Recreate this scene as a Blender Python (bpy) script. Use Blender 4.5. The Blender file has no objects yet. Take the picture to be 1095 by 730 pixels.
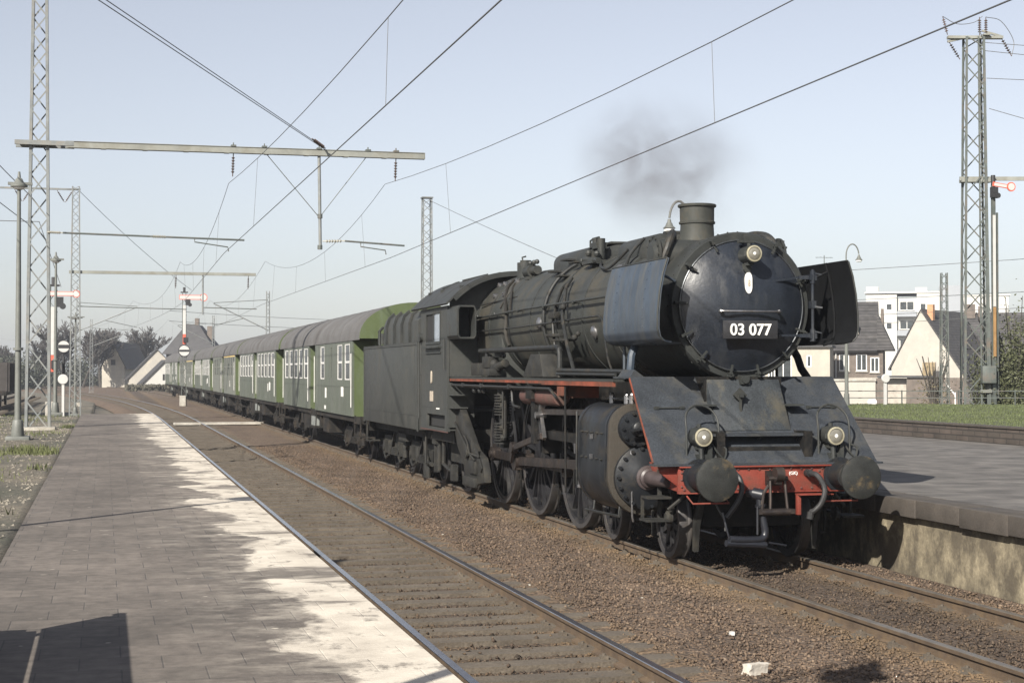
import bpy, bmesh, math, random
import numpy as np
from mathutils import Vector, Matrix
R = math.radians
PI = math.pi
sc = bpy.context.scene
COL = sc.collection

# ------------------------------------------------------------------ camera, light, exposure
cam_d = bpy.data.cameras.new('camera')
cam = bpy.data.objects.new('camera', cam_d); COL.objects.link(cam)
cam.location = (-7.51, 0, 2.265)
cam.rotation_euler = (R(90 + 1.06), 0, R(-14.17))
cam_d.sensor_width = 36; cam_d.lens = 56.7
cam_d.clip_start = .1; cam_d.clip_end = 5000
sc.camera = cam
SUN_EL, SUN_HEAD = 33.0, 222.0          # the sun stands behind the camera to the left
w = bpy.data.worlds.new('World'); sc.world = w; w.use_nodes = True
nt = w.node_tree; nt.nodes.clear()
out = nt.nodes.new('ShaderNodeOutputWorld'); bg = nt.nodes.new('ShaderNodeBackground')
sky = nt.nodes.new('ShaderNodeTexSky'); sky.sky_type = 'NISHITA'; sky.sun_disc = False
sky.sun_elevation = R(SUN_EL); sky.sun_rotation = R(SUN_HEAD)
sky.air_density = 1.0; sky.dust_density = 1.0; sky.ozone_density = 3.0; sky.altitude = 0
bg.inputs[1].default_value = .067
hsv = nt.nodes.new('ShaderNodeHueSaturation'); hsv.inputs['Saturation'].default_value = .43; hsv.inputs['Hue'].default_value = .504   # the pale, milky sky of a hazy spring day
nt.links.new(sky.outputs[0], hsv.inputs['Color']); tint = nt.nodes.new('ShaderNodeMix'); tint.data_type = 'RGBA'; tint.blend_type = 'MULTIPLY'; tint.inputs[0].default_value = 1; tint.inputs[7].default_value = (1.015, .995, 1.0, 1)
nt.links.new(hsv.outputs[0], tint.inputs[6]); nt.links.new(tint.outputs[2], bg.inputs[0]); nt.links.new(bg.outputs[0], out.inputs[0])
sun_d = bpy.data.lights.new('sun', 'SUN'); sun_d.energy = 5.0; sun_d.angle = R(.5); sun_d.color = (1, .94, .84)
sun = bpy.data.objects.new('sun', sun_d); COL.objects.link(sun)
h_ = R(SUN_HEAD - 180)
ldir = Vector((math.sin(h_) * math.cos(R(SUN_EL)), math.cos(h_) * math.cos(R(SUN_EL)), -math.sin(R(SUN_EL))))
sun.rotation_euler = ldir.to_track_quat('-Z', 'Y').to_euler()
sc.view_settings.view_transform = 'Standard'; sc.view_settings.look = 'None'
sc.view_settings.exposure = 1.0; sc.view_settings.gamma = 1; sc.view_settings.use_curve_mapping = False
sc.render.engine = 'CYCLES'
sc.cycles.use_denoising = True
sc.cycles.max_bounces = 6; sc.cycles.volume_bounces = 1; sc.cycles.transparent_max_bounces = 8
sc.cycles.volume_step_rate = 1.0

# ------------------------------------------------------------------ materials
def mat(name, col, rough=.6, metal=0., var=.2, scale=5., bump=0., bscale=40., dirt=None, streak=0., spec=.5, coord='Object', fine=0.):
    """Procedural paint / stone / metal: two-scale tone variation, optional dirt patches, streaks and bump."""
    m = bpy.data.materials.new(name); m.use_nodes = True
    n = m.node_tree.nodes; l = m.node_tree.links
    p = n['Principled BSDF']
    p.inputs['Roughness'].default_value = rough; p.inputs['Metallic'].default_value = metal
    p.inputs['Specular IOR Level'].default_value = spec
    tc = n.new('ShaderNodeTexCoord'); src = tc.outputs[coord]
    nz = n.new('ShaderNodeTexNoise'); nz.inputs['Scale'].default_value = scale; nz.inputs['Detail'].default_value = 6; nz.inputs['Roughness'].default_value = .65
    l.new(src, nz.inputs['Vector'])
    mr = n.new('ShaderNodeMapRange'); mr.inputs[1].default_value = .3; mr.inputs[2].default_value = .7
    mr.inputs[3].default_value = 1 - var; mr.inputs[4].default_value = 1 + var
    l.new(nz.outputs[0], mr.inputs[0])
    mul = n.new('ShaderNodeMix'); mul.data_type = 'RGBA'; mul.blend_type = 'MULTIPLY'; mul.inputs[0].default_value = 1
    mul.inputs[6].default_value = (*col, 1)
    l.new(mr.outputs[0], mul.inputs[7]); last = mul.outputs[2]
    if fine:
        nf = n.new('ShaderNodeTexNoise'); nf.inputs['Scale'].default_value = scale * 14; nf.inputs['Detail'].default_value = 3
        l.new(src, nf.inputs['Vector'])
        mf = n.new('ShaderNodeMapRange'); mf.inputs[1].default_value = .3; mf.inputs[2].default_value = .7; mf.inputs[3].default_value = 1 - fine; mf.inputs[4].default_value = 1 + fine
        l.new(nf.outputs[0], mf.inputs[0])
        mm = n.new('ShaderNodeMix'); mm.data_type = 'RGBA'; mm.blend_type = 'MULTIPLY'; mm.inputs[0].default_value = 1
        l.new(last, mm.inputs[6]); l.new(mf.outputs[0], mm.inputs[7]); last = mm.outputs[2]
    if dirt:
        dc, amt, dsc = dirt[:3]
        mp = n.new('ShaderNodeMapping'); l.new(src, mp.inputs['Vector'])
        if streak: mp.inputs['Scale'].default_value = (1, 1, streak)
        nd = n.new('ShaderNodeTexNoise'); nd.inputs['Scale'].default_value = dsc; nd.inputs['Detail'].default_value = 8; nd.inputs['Roughness'].default_value = .7
        l.new(mp.outputs[0], nd.inputs['Vector'])
        dr = n.new('ShaderNodeMapRange'); dr.inputs[1].default_value = .62 - amt * .4; dr.inputs[2].default_value = .8 - amt * .3; dr.inputs[4].default_value = .85
        l.new(nd.outputs[0], dr.inputs[0])
        mx = n.new('ShaderNodeMix'); mx.data_type = 'RGBA'
        l.new(dr.outputs[0], mx.inputs[0]); l.new(last, mx.inputs[6]); mx.inputs[7].default_value = (*dc, 1); last = mx.outputs[2]
        rr = n.new('ShaderNodeMapRange'); rr.inputs[3].default_value = rough; rr.inputs[4].default_value = min(1, rough + .3)
        l.new(dr.outputs[0], rr.inputs[0]); l.new(rr.outputs[0], p.inputs['Roughness'])
    l.new(last, p.inputs['Base Color'])
    if bump:
        nb = n.new('ShaderNodeTexNoise'); nb.inputs['Scale'].default_value = bscale; nb.inputs['Detail'].default_value = 4
        l.new(src, nb.inputs['Vector'])
        bp = n.new('ShaderNodeBump'); bp.inputs['Strength'].default_value = bump; bp.inputs['Distance'].default_value = .02
        l.new(nb.outputs[0], bp.inputs['Height']); l.new(bp.outputs[0], p.inputs['Normal'])
    return m

M = {}
M['black'] = mat('loco_black', (.026, .028, .027), .5, spec=.25, var=.25, scale=3, dirt=((.046, .044, .038), .3, 2.2), bump=.10, bscale=14)
M['boiler'] = mat('boiler_black', (.028, .030, .028), .46, spec=.3, var=.2, scale=2.2, dirt=((.052, .046, .035), .36, .9), bump=.12, bscale=5)
M['door'] = mat('smokebox_black', (.012, .015, .021), .30, var=.3, scale=5, dirt=((.032, .034, .037), .3, 4), streak=.35, bump=.07, bscale=22, fine=.3)
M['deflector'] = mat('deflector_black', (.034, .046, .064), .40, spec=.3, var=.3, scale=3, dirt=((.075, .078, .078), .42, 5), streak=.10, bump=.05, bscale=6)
M['apron'] = mat('apron_black', (.030, .034, .040), .5, spec=.22, var=.22, scale=4, dirt=((.054, .052, .045), .28, 3), streak=.4, fine=.3, bump=.06, bscale=30)
M['tender'] = mat('tender_black', (.036, .038, .036), .55, spec=.3, var=.14, scale=1.5, dirt=((.048, .047, .042), .3, 1.5), fine=.12, bump=.05, bscale=4)
M['grime'] = mat('grimy_frame', (.008, .008, .008), .65, spec=.18, var=.4, scale=7, dirt=((.032, .027, .022), .35, 6), bump=.2, bscale=30)
M['shadeblack'] = mat('matt_shade_black', (.0055, .006, .007), .8, spec=.15, var=.3, scale=4)  # near-black coat that paints shade onto the right smoke plate
M['greygrime'] = mat('grey_grime', (.021, .021, .020), .65, spec=.2, var=.35, scale=6, dirt=((.046, .041, .032), .32, 5), bump=.2, bscale=30)
M['cylinder'] = mat('cylinder_grey', (.011, .0125, .015), .42, spec=.25, var=.3, scale=4, dirt=((.030, .025, .018), .3, 3), bump=.06)
M['tanface'] = mat('oily_tan', (.038, .032, .025), .6, spec=.25, var=.35, scale=6, dirt=((.03, .028, .024), .45, 6), bump=.2)
M['red'] = mat('frame_red', (.17, .034, .023), .6, spec=.25, var=.3, scale=6, dirt=((.06, .036, .027), .40, 6), bump=.08, fine=.2)
M['redgrime'] = mat('frame_red_grimy', (.075, .028, .024), .6, var=.4, scale=5, dirt=((.06, .04, .03), .55, 4), bump=.1)
M['orange'] = mat('valance_red', (.17, .045, .026), .65, spec=.2, var=.35, scale=4, dirt=((.055, .038, .028), .55, 2.2))
M['steel'] = mat('bright_steel', (.30, .30, .31), .32, .9, var=.3, scale=9, dirt=((.12, .10, .08), .35, 8))
M['rod'] = mat('oily_rod', (.050, .043, .042), .35, .7, var=.3, scale=5, dirt=((.06, .045, .035), .5, 5))
M['wheel'] = mat('wheel_grime', (.010, .010, .012), .5, spec=.35, var=.4, scale=5, dirt=((.042, .040, .038), .32, 3))
M['tyre'] = mat('tyre_steel', (.060, .058, .060), .45, .5, var=.3, scale=5, dirt=((.07, .06, .05), .4, 4))
M['pipe'] = mat('pipe_grey', (.017, .018, .018), .5, spec=.3, var=.3, scale=8, dirt=((.042, .034, .024), .3, 6))
M['copper'] = mat('dull_pipe', (.030, .027, .022), .5, .3, var=.3, scale=8)
M['white'] = mat('white_enamel', (.66, .65, .62), .4, var=.08, scale=8)
M['lens'] = mat('lamp_lens', (.20, .19, .16), .08, .3, var=.2, scale=20)
M['rubber'] = mat('hose_rubber', (.02, .02, .021), .55, var=.25, scale=10, bump=.1)
M['bufferface'] = mat('buffer_face', (.019, .020, .019), .55, spec=.25, var=.3, scale=7, dirt=((.13, .095, .05), .16, 4.5), fine=.3)
M['dark'] = mat('opening_black', (.012, .012, .012), .8, var=.2)
M['coal'] = mat('coal', (.018, .018, .018), .5, var=.4, scale=12, bump=.8, bscale=12)
M['green'] = mat('coach_green', (.064, .082, .036), .45, spec=.3, var=.10, scale=1.2, dirt=((.088, .108, .075), .35, 1.2), streak=.25, fine=.06)
M['dustsheen'] = mat('coach_side_dust_sheen', (.074, .086, .066), .38, spec=.5, var=.14, scale=1.2, dirt=((.10, .104, .092), .42, 1.3), streak=.2, fine=.06)  # dust, plus the grazing sky sheen greyed into the side paint
M['olive'] = mat('coach_green_dusty', (.125, .132, .112), .40, var=.12, scale=1.2, dirt=((.13, .13, .112), .35, 1.2), streak=.25)
M['coachroof'] = mat('roof_grey', (.088, .086, .086), .75, var=.15, scale=1.4, dirt=((.06, .056, .054), .45, .9), fine=.1)
M['glass'] = mat('window_glass', (.045, .05, .052), .15, var=.4, scale=1.5, spec=.10)
M['curtain'] = mat('curtain_cream', (.50, .45, .36), .8, var=.2)
M['alu'] = mat('alu_frame', (.58, .57, .55), .4, .1, var=.1)
M['yellow'] = mat('yellow_band', (.62, .45, .16), .5, var=.12)
M['under'] = mat('underframe', (.012, .011, .010), .7, spec=.25, var=.4, scale=4, dirt=((.045, .034, .024), .35, 4), bump=.2)
M['galv'] = mat('galvanised', (.155, .165, .165), .6, .2, var=.25, scale=3, dirt=((.22, .20, .17), .3, 2))
M['galvdark'] = mat('mast_greygreen', (.075, .086, .080), .6, .1, var=.25, scale=3, dirt=((.13, .10, .08), .3, 2))
M['beam'] = mat('beam_galv', (.20, .205, .185), .6, .15, var=.25, scale=1.3, dirt=((.16, .15, .12), .45, 1.5))
M['polegreen'] = mat('lamp_post_grey', (.11, .115, .105), .55, var=.2, scale=4)
M['wire'] = mat('wire', (.10, .10, .10), .5, .4, var=.1)
M['ceram'] = mat('insulator_brown', (.07, .045, .035), .25, var=.2)
M['ceramlight'] = mat('insulator_pale', (.40, .38, .32), .35, var=.2)
M['whitepaint'] = mat('signal_white', (.42, .415, .40), .5, var=.06, scale=4)
M['sigred'] = mat('signal_red', (.55, .10, .06), .5, var=.15)
M['sigblack'] = mat('signal_black', (.02, .02, .022), .5, var=.2)
M['concrete'] = mat('concrete', (.36, .34, .30), .85, var=.2, scale=2, dirt=((.18, .16, .13), .4, 1.5), bump=.2, bscale=30, fine=.15)
M['stucco'] = mat('cream_stucco', (.34, .318, .282), .9, var=.08, scale=.8, fine=.05, dirt=((.50, .45, .36), .25, .6))
M['stucco2'] = mat('pale_stucco', (.32, .298, .255), .9, var=.1, scale=.8, dirt=((.45, .40, .32), .3, .6))
M['rendwhite'] = mat('white_render', (.44, .435, .41), .85, var=.05, scale=.3)
M['rendgrey'] = mat('grey_render', (.26, .275, .295), .85, var=.06, scale=.3)
M['slate'] = mat('slate', (.042, .041, .043), .7, var=.25, scale=2, bump=.3, bscale=6)
M['frame'] = mat('window_white', (.7, .69, .66), .5, var=.05)
M['bark'] = mat('bark', (.05, .044, .038), .9, var=.25, scale=3)
M['twig'] = mat('twigs', (.050, .045, .042), .9, var=.25, scale=1)
M['leafbush'] = mat('bush_leaf', (.060, .066, .030), .7, var=.45, scale=2.5)
M['wood'] = mat('weathered_wood', (.16, .12, .09), .8, var=.3, scale=4, bump=.2)

def tile_mat(name, c1, c2, mortar, sx, sz, axis='xz', rough=.75, msize=.015, bump=.4, var=.3):
    """Brick / tile pattern laid in the object's own metres."""
    m = bpy.data.materials.new(name); m.use_nodes = True
    n = m.node_tree.nodes; l = m.node_tree.links; p = n['Principled BSDF']; p.inputs['Roughness'].default_value = rough
    tc = n.new('ShaderNodeTexCoord'); sep = n.new('ShaderNodeSeparateXYZ'); l.new(tc.outputs['Object'], sep.inputs[0])
    cmb = n.new('ShaderNodeCombineXYZ')
    if axis == 'wall':
        ad = n.new('ShaderNodeMath'); ad.operation = 'ADD'; l.new(sep.outputs[0], ad.inputs[0]); l.new(sep.outputs[1], ad.inputs[1])
        l.new(ad.outputs[0], cmb.inputs[0]); l.new(sep.outputs[2], cmb.inputs[1])
    elif axis == 'roof':
        l.new(sep.outputs[1], cmb.inputs[0]); l.new(sep.outputs[2], cmb.inputs[1])
    else:
        l.new(sep.outputs[0], cmb.inputs[0]); l.new(sep.outputs[1], cmb.inputs[1])
    b = n.new('ShaderNodeTexBrick'); b.inputs['Color1'].default_value = (*c1, 1); b.inputs['Color2'].default_value = (*c2, 1); b.inputs['Mortar'].default_value = (*mortar, 1)
    b.inputs['Scale'].default_value = 1; b.inputs['Mortar Size'].default_value = msize; b.inputs['Brick Width'].default_value = sx; b.inputs['Row Height'].default_value = sz
    l.new(cmb.outputs[0], b.inputs['Vector'])
    nz = n.new('ShaderNodeTexNoise'); nz.inputs['Scale'].default_value = 2; nz.inputs['Detail'].default_value = 8; l.new(tc.outputs['Object'], nz.inputs['Vector'])
    mr = n.new('ShaderNodeMapRange'); mr.inputs[1].default_value = .3; mr.inputs[2].default_value = .7; mr.inputs[3].default_value = 1 - var; mr.inputs[4].default_value = 1 + var; l.new(nz.outputs[0], mr.inputs[0])
    mx = n.new('ShaderNodeMix'); mx.data_type = 'RGBA'; mx.blend_type = 'MULTIPLY'; mx.inputs[0].default_value = 1
    l.new(b.outputs[0], mx.inputs[6]); l.new(mr.outputs[0], mx.inputs[7]); l.new(mx.outputs[2], p.inputs['Base Color'])
    bp = n.new('ShaderNodeBump'); bp.invert = True; bp.inputs['Strength'].default_value = bump; bp.inputs['Distance'].default_value = .01
    l.new(b.outputs['Fac'], bp.inputs['Height']); l.new(bp.outputs[0], p.inputs['Normal'])
    return m
M['brick'] = tile_mat('brown_brick', (.105, .074, .056), (.075, .056, .045), (.13, .115, .10), .25, .075, 'wall')
M['lowbrick'] = tile_mat('low_wall_stone', (.066, .052, .044), (.048, .040, .034), (.028, .024, .021), .5, .12, 'wall', bump=.8)
M['tiles'] = tile_mat('dark_roof_tiles', (.042, .039, .040), (.058, .054, .053), (.02, .019, .019), .3, .26, 'roof', msize=.03, bump=1)

# ------------------------------------------------------------------ mesh builder
def ortho(d):
    d = d.normalized(); a = Vector((0, 0, 1)) if abs(d.z) < .9 else Vector((1, 0, 0))
    u = d.cross(a).normalized(); return u, d.cross(u).normalized()
class MB:
    def __init__(s): s.bm = bmesh.new()
    def face(s, pts):
        return s.bm.faces.new([s.bm.verts.new(p) for p in pts])
    def box(s, c, d, rot=None):
        c = Vector(c); hx, hy, hz = d[0] / 2, d[1] / 2, d[2] / 2
        m = rot if rot is not None else Matrix.Identity(3)
        if isinstance(m, (int, float)): m = Matrix.Rotation(m, 3, 'Z')
        v = [s.bm.verts.new(c + m @ Vector((x, y, z))) for x in (-hx, hx) for y in (-hy, hy) for z in (-hz, hz)]
        for f in ((0, 1, 3, 2), (4, 6, 7, 5), (0, 4, 5, 1), (2, 3, 7, 6), (0, 2, 6, 4), (1, 5, 7, 3)):
            s.bm.faces.new([v[i] for i in f])
    def bb(s, x0, x1, y0, y1, z0, z1):
        s.box(((x0 + x1) / 2, (y0 + y1) / 2, (z0 + z1) / 2), (abs(x1 - x0), abs(y1 - y0), abs(z1 - z0)))
    def bar(s, p0, p1, w_, h_=None, up=(0, 0, 1)):
        p0, p1 = Vector(p0), Vector(p1); d = p1 - p0; L = d.length
        if L < 1e-6: return
        d.normalize(); upv = Vector(up)
        if abs(d.dot(upv)) > .98: upv = Vector((0, 1, 0))
        u = d.cross(upv).normalized(); vv = u.cross(d)
        m = Matrix((u, d, vv)).transposed()
        s.box((p0 + p1) / 2, (w_, L, h_ or w_), m)
    def cyl(s, p0, p1, r0, r1=None, n=14, cap=True):
        p0, p1 = Vector(p0), Vector(p1); r1 = r0 if r1 is None else r1
        u, v = ortho(p1 - p0)
        a, b = [], []
        for i in range(n):
            t = 2 * PI * i / n; o = u * math.cos(t) + v * math.sin(t)
            a.append(s.bm.verts.new(p0 + o * r0)); b.append(s.bm.verts.new(p1 + o * r1))
        for i in range(n):
            j = (i + 1) % n; s.bm.faces.new((a[i], a[j], b[j], b[i]))
        if cap: s.bm.faces.new(a[::-1]); s.bm.faces.new(b)
    def tube(s, pts, r, n=8, closed=False, cap=True):
        P = [Vector(p) for p in pts]; k = len(P)
        rs = r if isinstance(r, (list, tuple)) else [r] * k
        u = None; rings = []
        for i in range(k):
            if closed: t = P[(i + 1) % k] - P[i - 1]
            else: t = P[min(i + 1, k - 1)] - P[max(i - 1, 0)]
            t.normalize()
            if u is None: u = ortho(t)[0]
            u = (u - t * u.dot(t)).normalized(); v = t.cross(u)
            rings.append([s.bm.verts.new(P[i] + (u * math.cos(2 * PI * j / n) + v * math.sin(2 * PI * j / n)) * rs[i]) for j in range(n)])
        for i in range(k if closed else k - 1):
            a, b = rings[i], rings[(i + 1) % k]
            for j in range(n): s.bm.faces.new((a[j], a[(j + 1) % n], b[(j + 1) % n], b[j]))
        if cap and not closed: s.bm.faces.new(rings[0][::-1]); s.bm.faces.new(rings[-1])
    def lathe(s, prof, o, axis, n=32, closed=False):
        """prof: (radius, distance along axis); axis is a vector."""
        o = Vector(o); ax = Vector(axis).normalized(); u, v = ortho(ax); rings = []
        for r_, t in prof:
            if r_ < 1e-6: rings.append([s.bm.verts.new(o + ax * t)])
            else: rings.append([s.bm.verts.new(o + ax * t + (u * math.cos(2 * PI * j / n) + v * math.sin(2 * PI * j / n)) * r_) for j in range(n)])
        k = len(rings)
        for i in range(k if closed else k - 1):
            a, b = rings[i], rings[(i + 1) % k]
            for j in range(n):
                q = (j + 1) % n
                if len(a) == 1 and len(b) == 1: continue
                if len(a) == 1: s.bm.faces.new((a[0], b[j], b[q]))
                elif len(b) == 1: s.bm.faces.new((a[j], b[0], a[q]))
                else: s.bm.faces.new((a[j], b[j], b[q], a[q]))
    def prism(s, poly, plane, a, b):
        def P(p, t):
            return {'xz': (p[0], t, p[1]), 'yz': (t, p[0], p[1]), 'xy': (p[0], p[1], t)}[plane]
        A = [s.bm.verts.new(P(p, a)) for p in poly]; B = [s.bm.verts.new(P(p, b)) for p in poly]; n = len(poly)
        for i in range(n):
            j = (i + 1) % n; s.bm.faces.new((A[i], A[j], B[j], B[i]))
        s.bm.faces.new(A[::-1]); s.bm.faces.new(B)
    def sheet(s, prof, plane, a, b, th):
        """open profile with thickness th, extruded"""
        n = len(prof); q = []
        for i in range(n):
            p0 = Vector(prof[max(i - 1, 0)]); p1 = Vector(prof[min(i + 1, n - 1)])
            d = (p1 - p0).normalized(); q.append((prof[i][0] - d.y * th, prof[i][1] + d.x * th))
        s.strip(prof, q, plane, a, b)
    def strip(s, p, q, plane, a, b):
        def P(c, t):
            return {'xz': (c[0], t, c[1]), 'yz': (t, c[0], c[1]), 'xy': (c[0], c[1], t)}[plane]
        n = len(p)
        V = [[s.bm.verts.new(P(c, t)) for c in L] for L in (p, q) for t in (a, b)]   # pa pb qa qb
        pa, pb, qa, qb = V
        for i in range(n - 1):
            s.bm.faces.new((pa[i], pa[i + 1], pb[i + 1], pb[i])); s.bm.faces.new((qa[i], qb[i], qb[i + 1], qa[i + 1]))
            s.bm.faces.new((pa[i], qa[i], qa[i + 1], pa[i + 1])); s.bm.faces.new((pb[i], pb[i + 1], qb[i + 1], qb[i]))
        for i in (0, n - 1): s.bm.faces.new((pa[i], pb[i], qb[i], qa[i]))
    def ball(s, c, r, n=10, sc_=(1, 1, 1)):
        c = Vector(c); k = max(4, n // 2)
        rings = []
        for i in range(k + 1):
            ph = PI * i / k
            if i in (0, k): rings.append([s.bm.verts.new(c + Vector((0, 0, r * math.cos(ph) * sc_[2])))])
            else: rings.append([s.bm.verts.new(c + Vector((r * math.sin(ph) * math.cos(2 * PI * j / n) * sc_[0], r * math.sin(ph) * math.sin(2 * PI * j / n) * sc_[1], r * math.cos(ph) * sc_[2]))) for j in range(n)])
        for i in range(k):
            a, b = rings[i], rings[i + 1]
            for j in range(n):
                q = (j + 1) % n
                if len(a) == 1: s.bm.faces.new((a[0], b[j], b[q]))
                elif len(b) == 1: s.bm.faces.new((a[j], b[0], a[q]))
                else: s.bm.faces.new((a[j], b[j], b[q], a[q]))
    def arr(s, verts, faces):
        V = [s.bm.verts.new(v) for v in verts]
        for f in faces: s.bm.faces.new([V[i] for i in f])
    def build(s, name, m, parent=None, ang=34, bev=0., org=None):
        bm = s.bm
        o_ = Vector(org) if org is not None else ORG
        if o_.length > 0: bmesh.ops.translate(bm, verts=bm.verts, vec=-o_)
        bmesh.ops.recalc_face_normals(bm, faces=bm.faces)
        if bev:
            ed = [e for e in bm.edges if len(e.link_faces) == 2 and e.calc_face_angle(0) > .6]
            bmesh.ops.bevel(bm, geom=ed, offset=bev, segments=2, affect='EDGES', clamp_overlap=True, profile=.5)
        for f in bm.faces: f.smooth = True
        for e in bm.edges:
            e.smooth = not (len(e.link_faces) != 2 or e.calc_face_angle(0) > R(ang))
        me = bpy.data.meshes.new(name); bm.to_mesh(me); bm.free()
        me.materials.append(m if not isinstance(m, str) else M[m])
        ob = bpy.data.objects.new(name, me); COL.objects.link(ob)
        if parent is not None: ob.parent = parent
        return ob
def build_each(mb, name, m, parent, **kw):
    """one object for each separate piece in the builder"""
    left = set(mb.bm.verts); out_ = []
    while left:
        st = [left.pop()]; isl = {st[0]}
        while st:
            for e in st.pop().link_edges:
                for q in e.verts:
                    if q not in isl: isl.add(q); st.append(q)
        left -= isl; sub_ = MB(); mp = {v: sub_.bm.verts.new(v.co) for v in isl}
        for f in {f for v in isl for f in v.link_faces}: sub_.bm.faces.new([mp[v] for v in f.verts])
        out_.append(sub_.build(name, m, parent, **kw))
    mb.bm.free(); return out_
ORG = Vector((0, 0, 0))
def tag(o, label=None, cat=None, group=None, kind=None):
    if label: o['label'] = label
    if cat: o['category'] = cat
    if group: o['group'] = group
    if kind: o['kind'] = kind
    return o
def thing(name, label, cat, loc=(0, 0, 0), rz=0., group=None):
    o = bpy.data.objects.new(name, None); COL.objects.link(o); o.empty_display_size = .2
    o.location = loc; o.rotation_euler = (0, 0, rz)
    return tag(o, label, cat, group)
def copy_tree(o, parent=None):
    c = o.copy(); COL.objects.link(c)
    if parent is not None: c.parent = parent
    for ch in list(o.children): copy_tree(ch, c)
    return c
def mesh_np(name, verts, faces, m, parent=None, smooth=False):
    me = bpy.data.meshes.new(name); me.from_pydata(verts, [], faces); me.update()
    if smooth:
        me.polygons.foreach_set('use_smooth', [True] * len(me.polygons))
    me.materials.append(M[m] if isinstance(m, str) else m)
    ob = bpy.data.objects.new(name, me); COL.objects.link(ob)
    if parent is not None: ob.parent = parent
    return ob
def arc(c, r, a0, a1, n, plane='xz', t=0.):
    o = []
    for i in range(n + 1):
        a = R(a0 + (a1 - a0) * i / n); p = (c[0] + r * math.cos(a), c[1] + r * math.sin(a))
        o.append({'xz': (p[0], t, p[1]), 'yz': (t, p[0], p[1]), 'xy': (p[0], p[1], t), '2d': p}[plane])
    return o
def curve_pts(ctrl, n=6):
    """Catmull-Rom through control points"""
    P = [Vector(c) for c in ctrl]; P = [P[0] * 2 - P[1]] + P + [P[-1] * 2 - P[-2]]; o = []
    for i in range(1, len(P) - 2):
        for k in range(n):
            t = k / n; a, b, c, d = P[i - 1:i + 3]
            o.append(.5 * (2 * b + (c - a) * t + (2 * a - 5 * b + 4 * c - d) * t * t + (3 * b - a - 3 * c + d) * t ** 3))
    o.append(P[-2]); return o
def text_mb(txt, width, height, thick):
    """Lettering as a mesh in the xz plane facing -y, centred on the origin."""
    cu = bpy.data.curves.new('t', 'FONT'); cu.body = txt; cu.size = 1; cu.extrude = .05; cu.offset = .012
    ob = bpy.data.objects.new('t', cu); COL.objects.link(ob)
    bpy.context.view_layer.update()
    dg = bpy.context.evaluated_depsgraph_get(); me = bpy.data.meshes.new_from_object(ob.evaluated_get(dg))
    mb = MB(); mb.bm.from_mesh(me); bpy.data.objects.remove(ob)
    xs = [v.co.x for v in mb.bm.verts]; ys = [v.co.y for v in mb.bm.verts]
    for v in mb.bm.verts:
        x = (v.co.x - (min(xs) + max(xs)) / 2) / (max(xs) - min(xs)) * width
        z = (v.co.y - (min(ys) + max(ys)) / 2) / (max(ys) - min(ys)) * height
        v.co = (x, -v.co.z / .05 * thick, z)
    return mb

# track centre lines: straight through the station, then a left-hand curve
def off_near(s): return -4.135 - (max(0, s - 75) ** 2) / 1740.
def off_far(s): return .0 - (max(0, s - 108) ** 2) / 3000.
def trk(f, s):
    x = f(s); h = math.atan2(f(s + .5) - f(s - .5), 1.)
    return x, h
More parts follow.
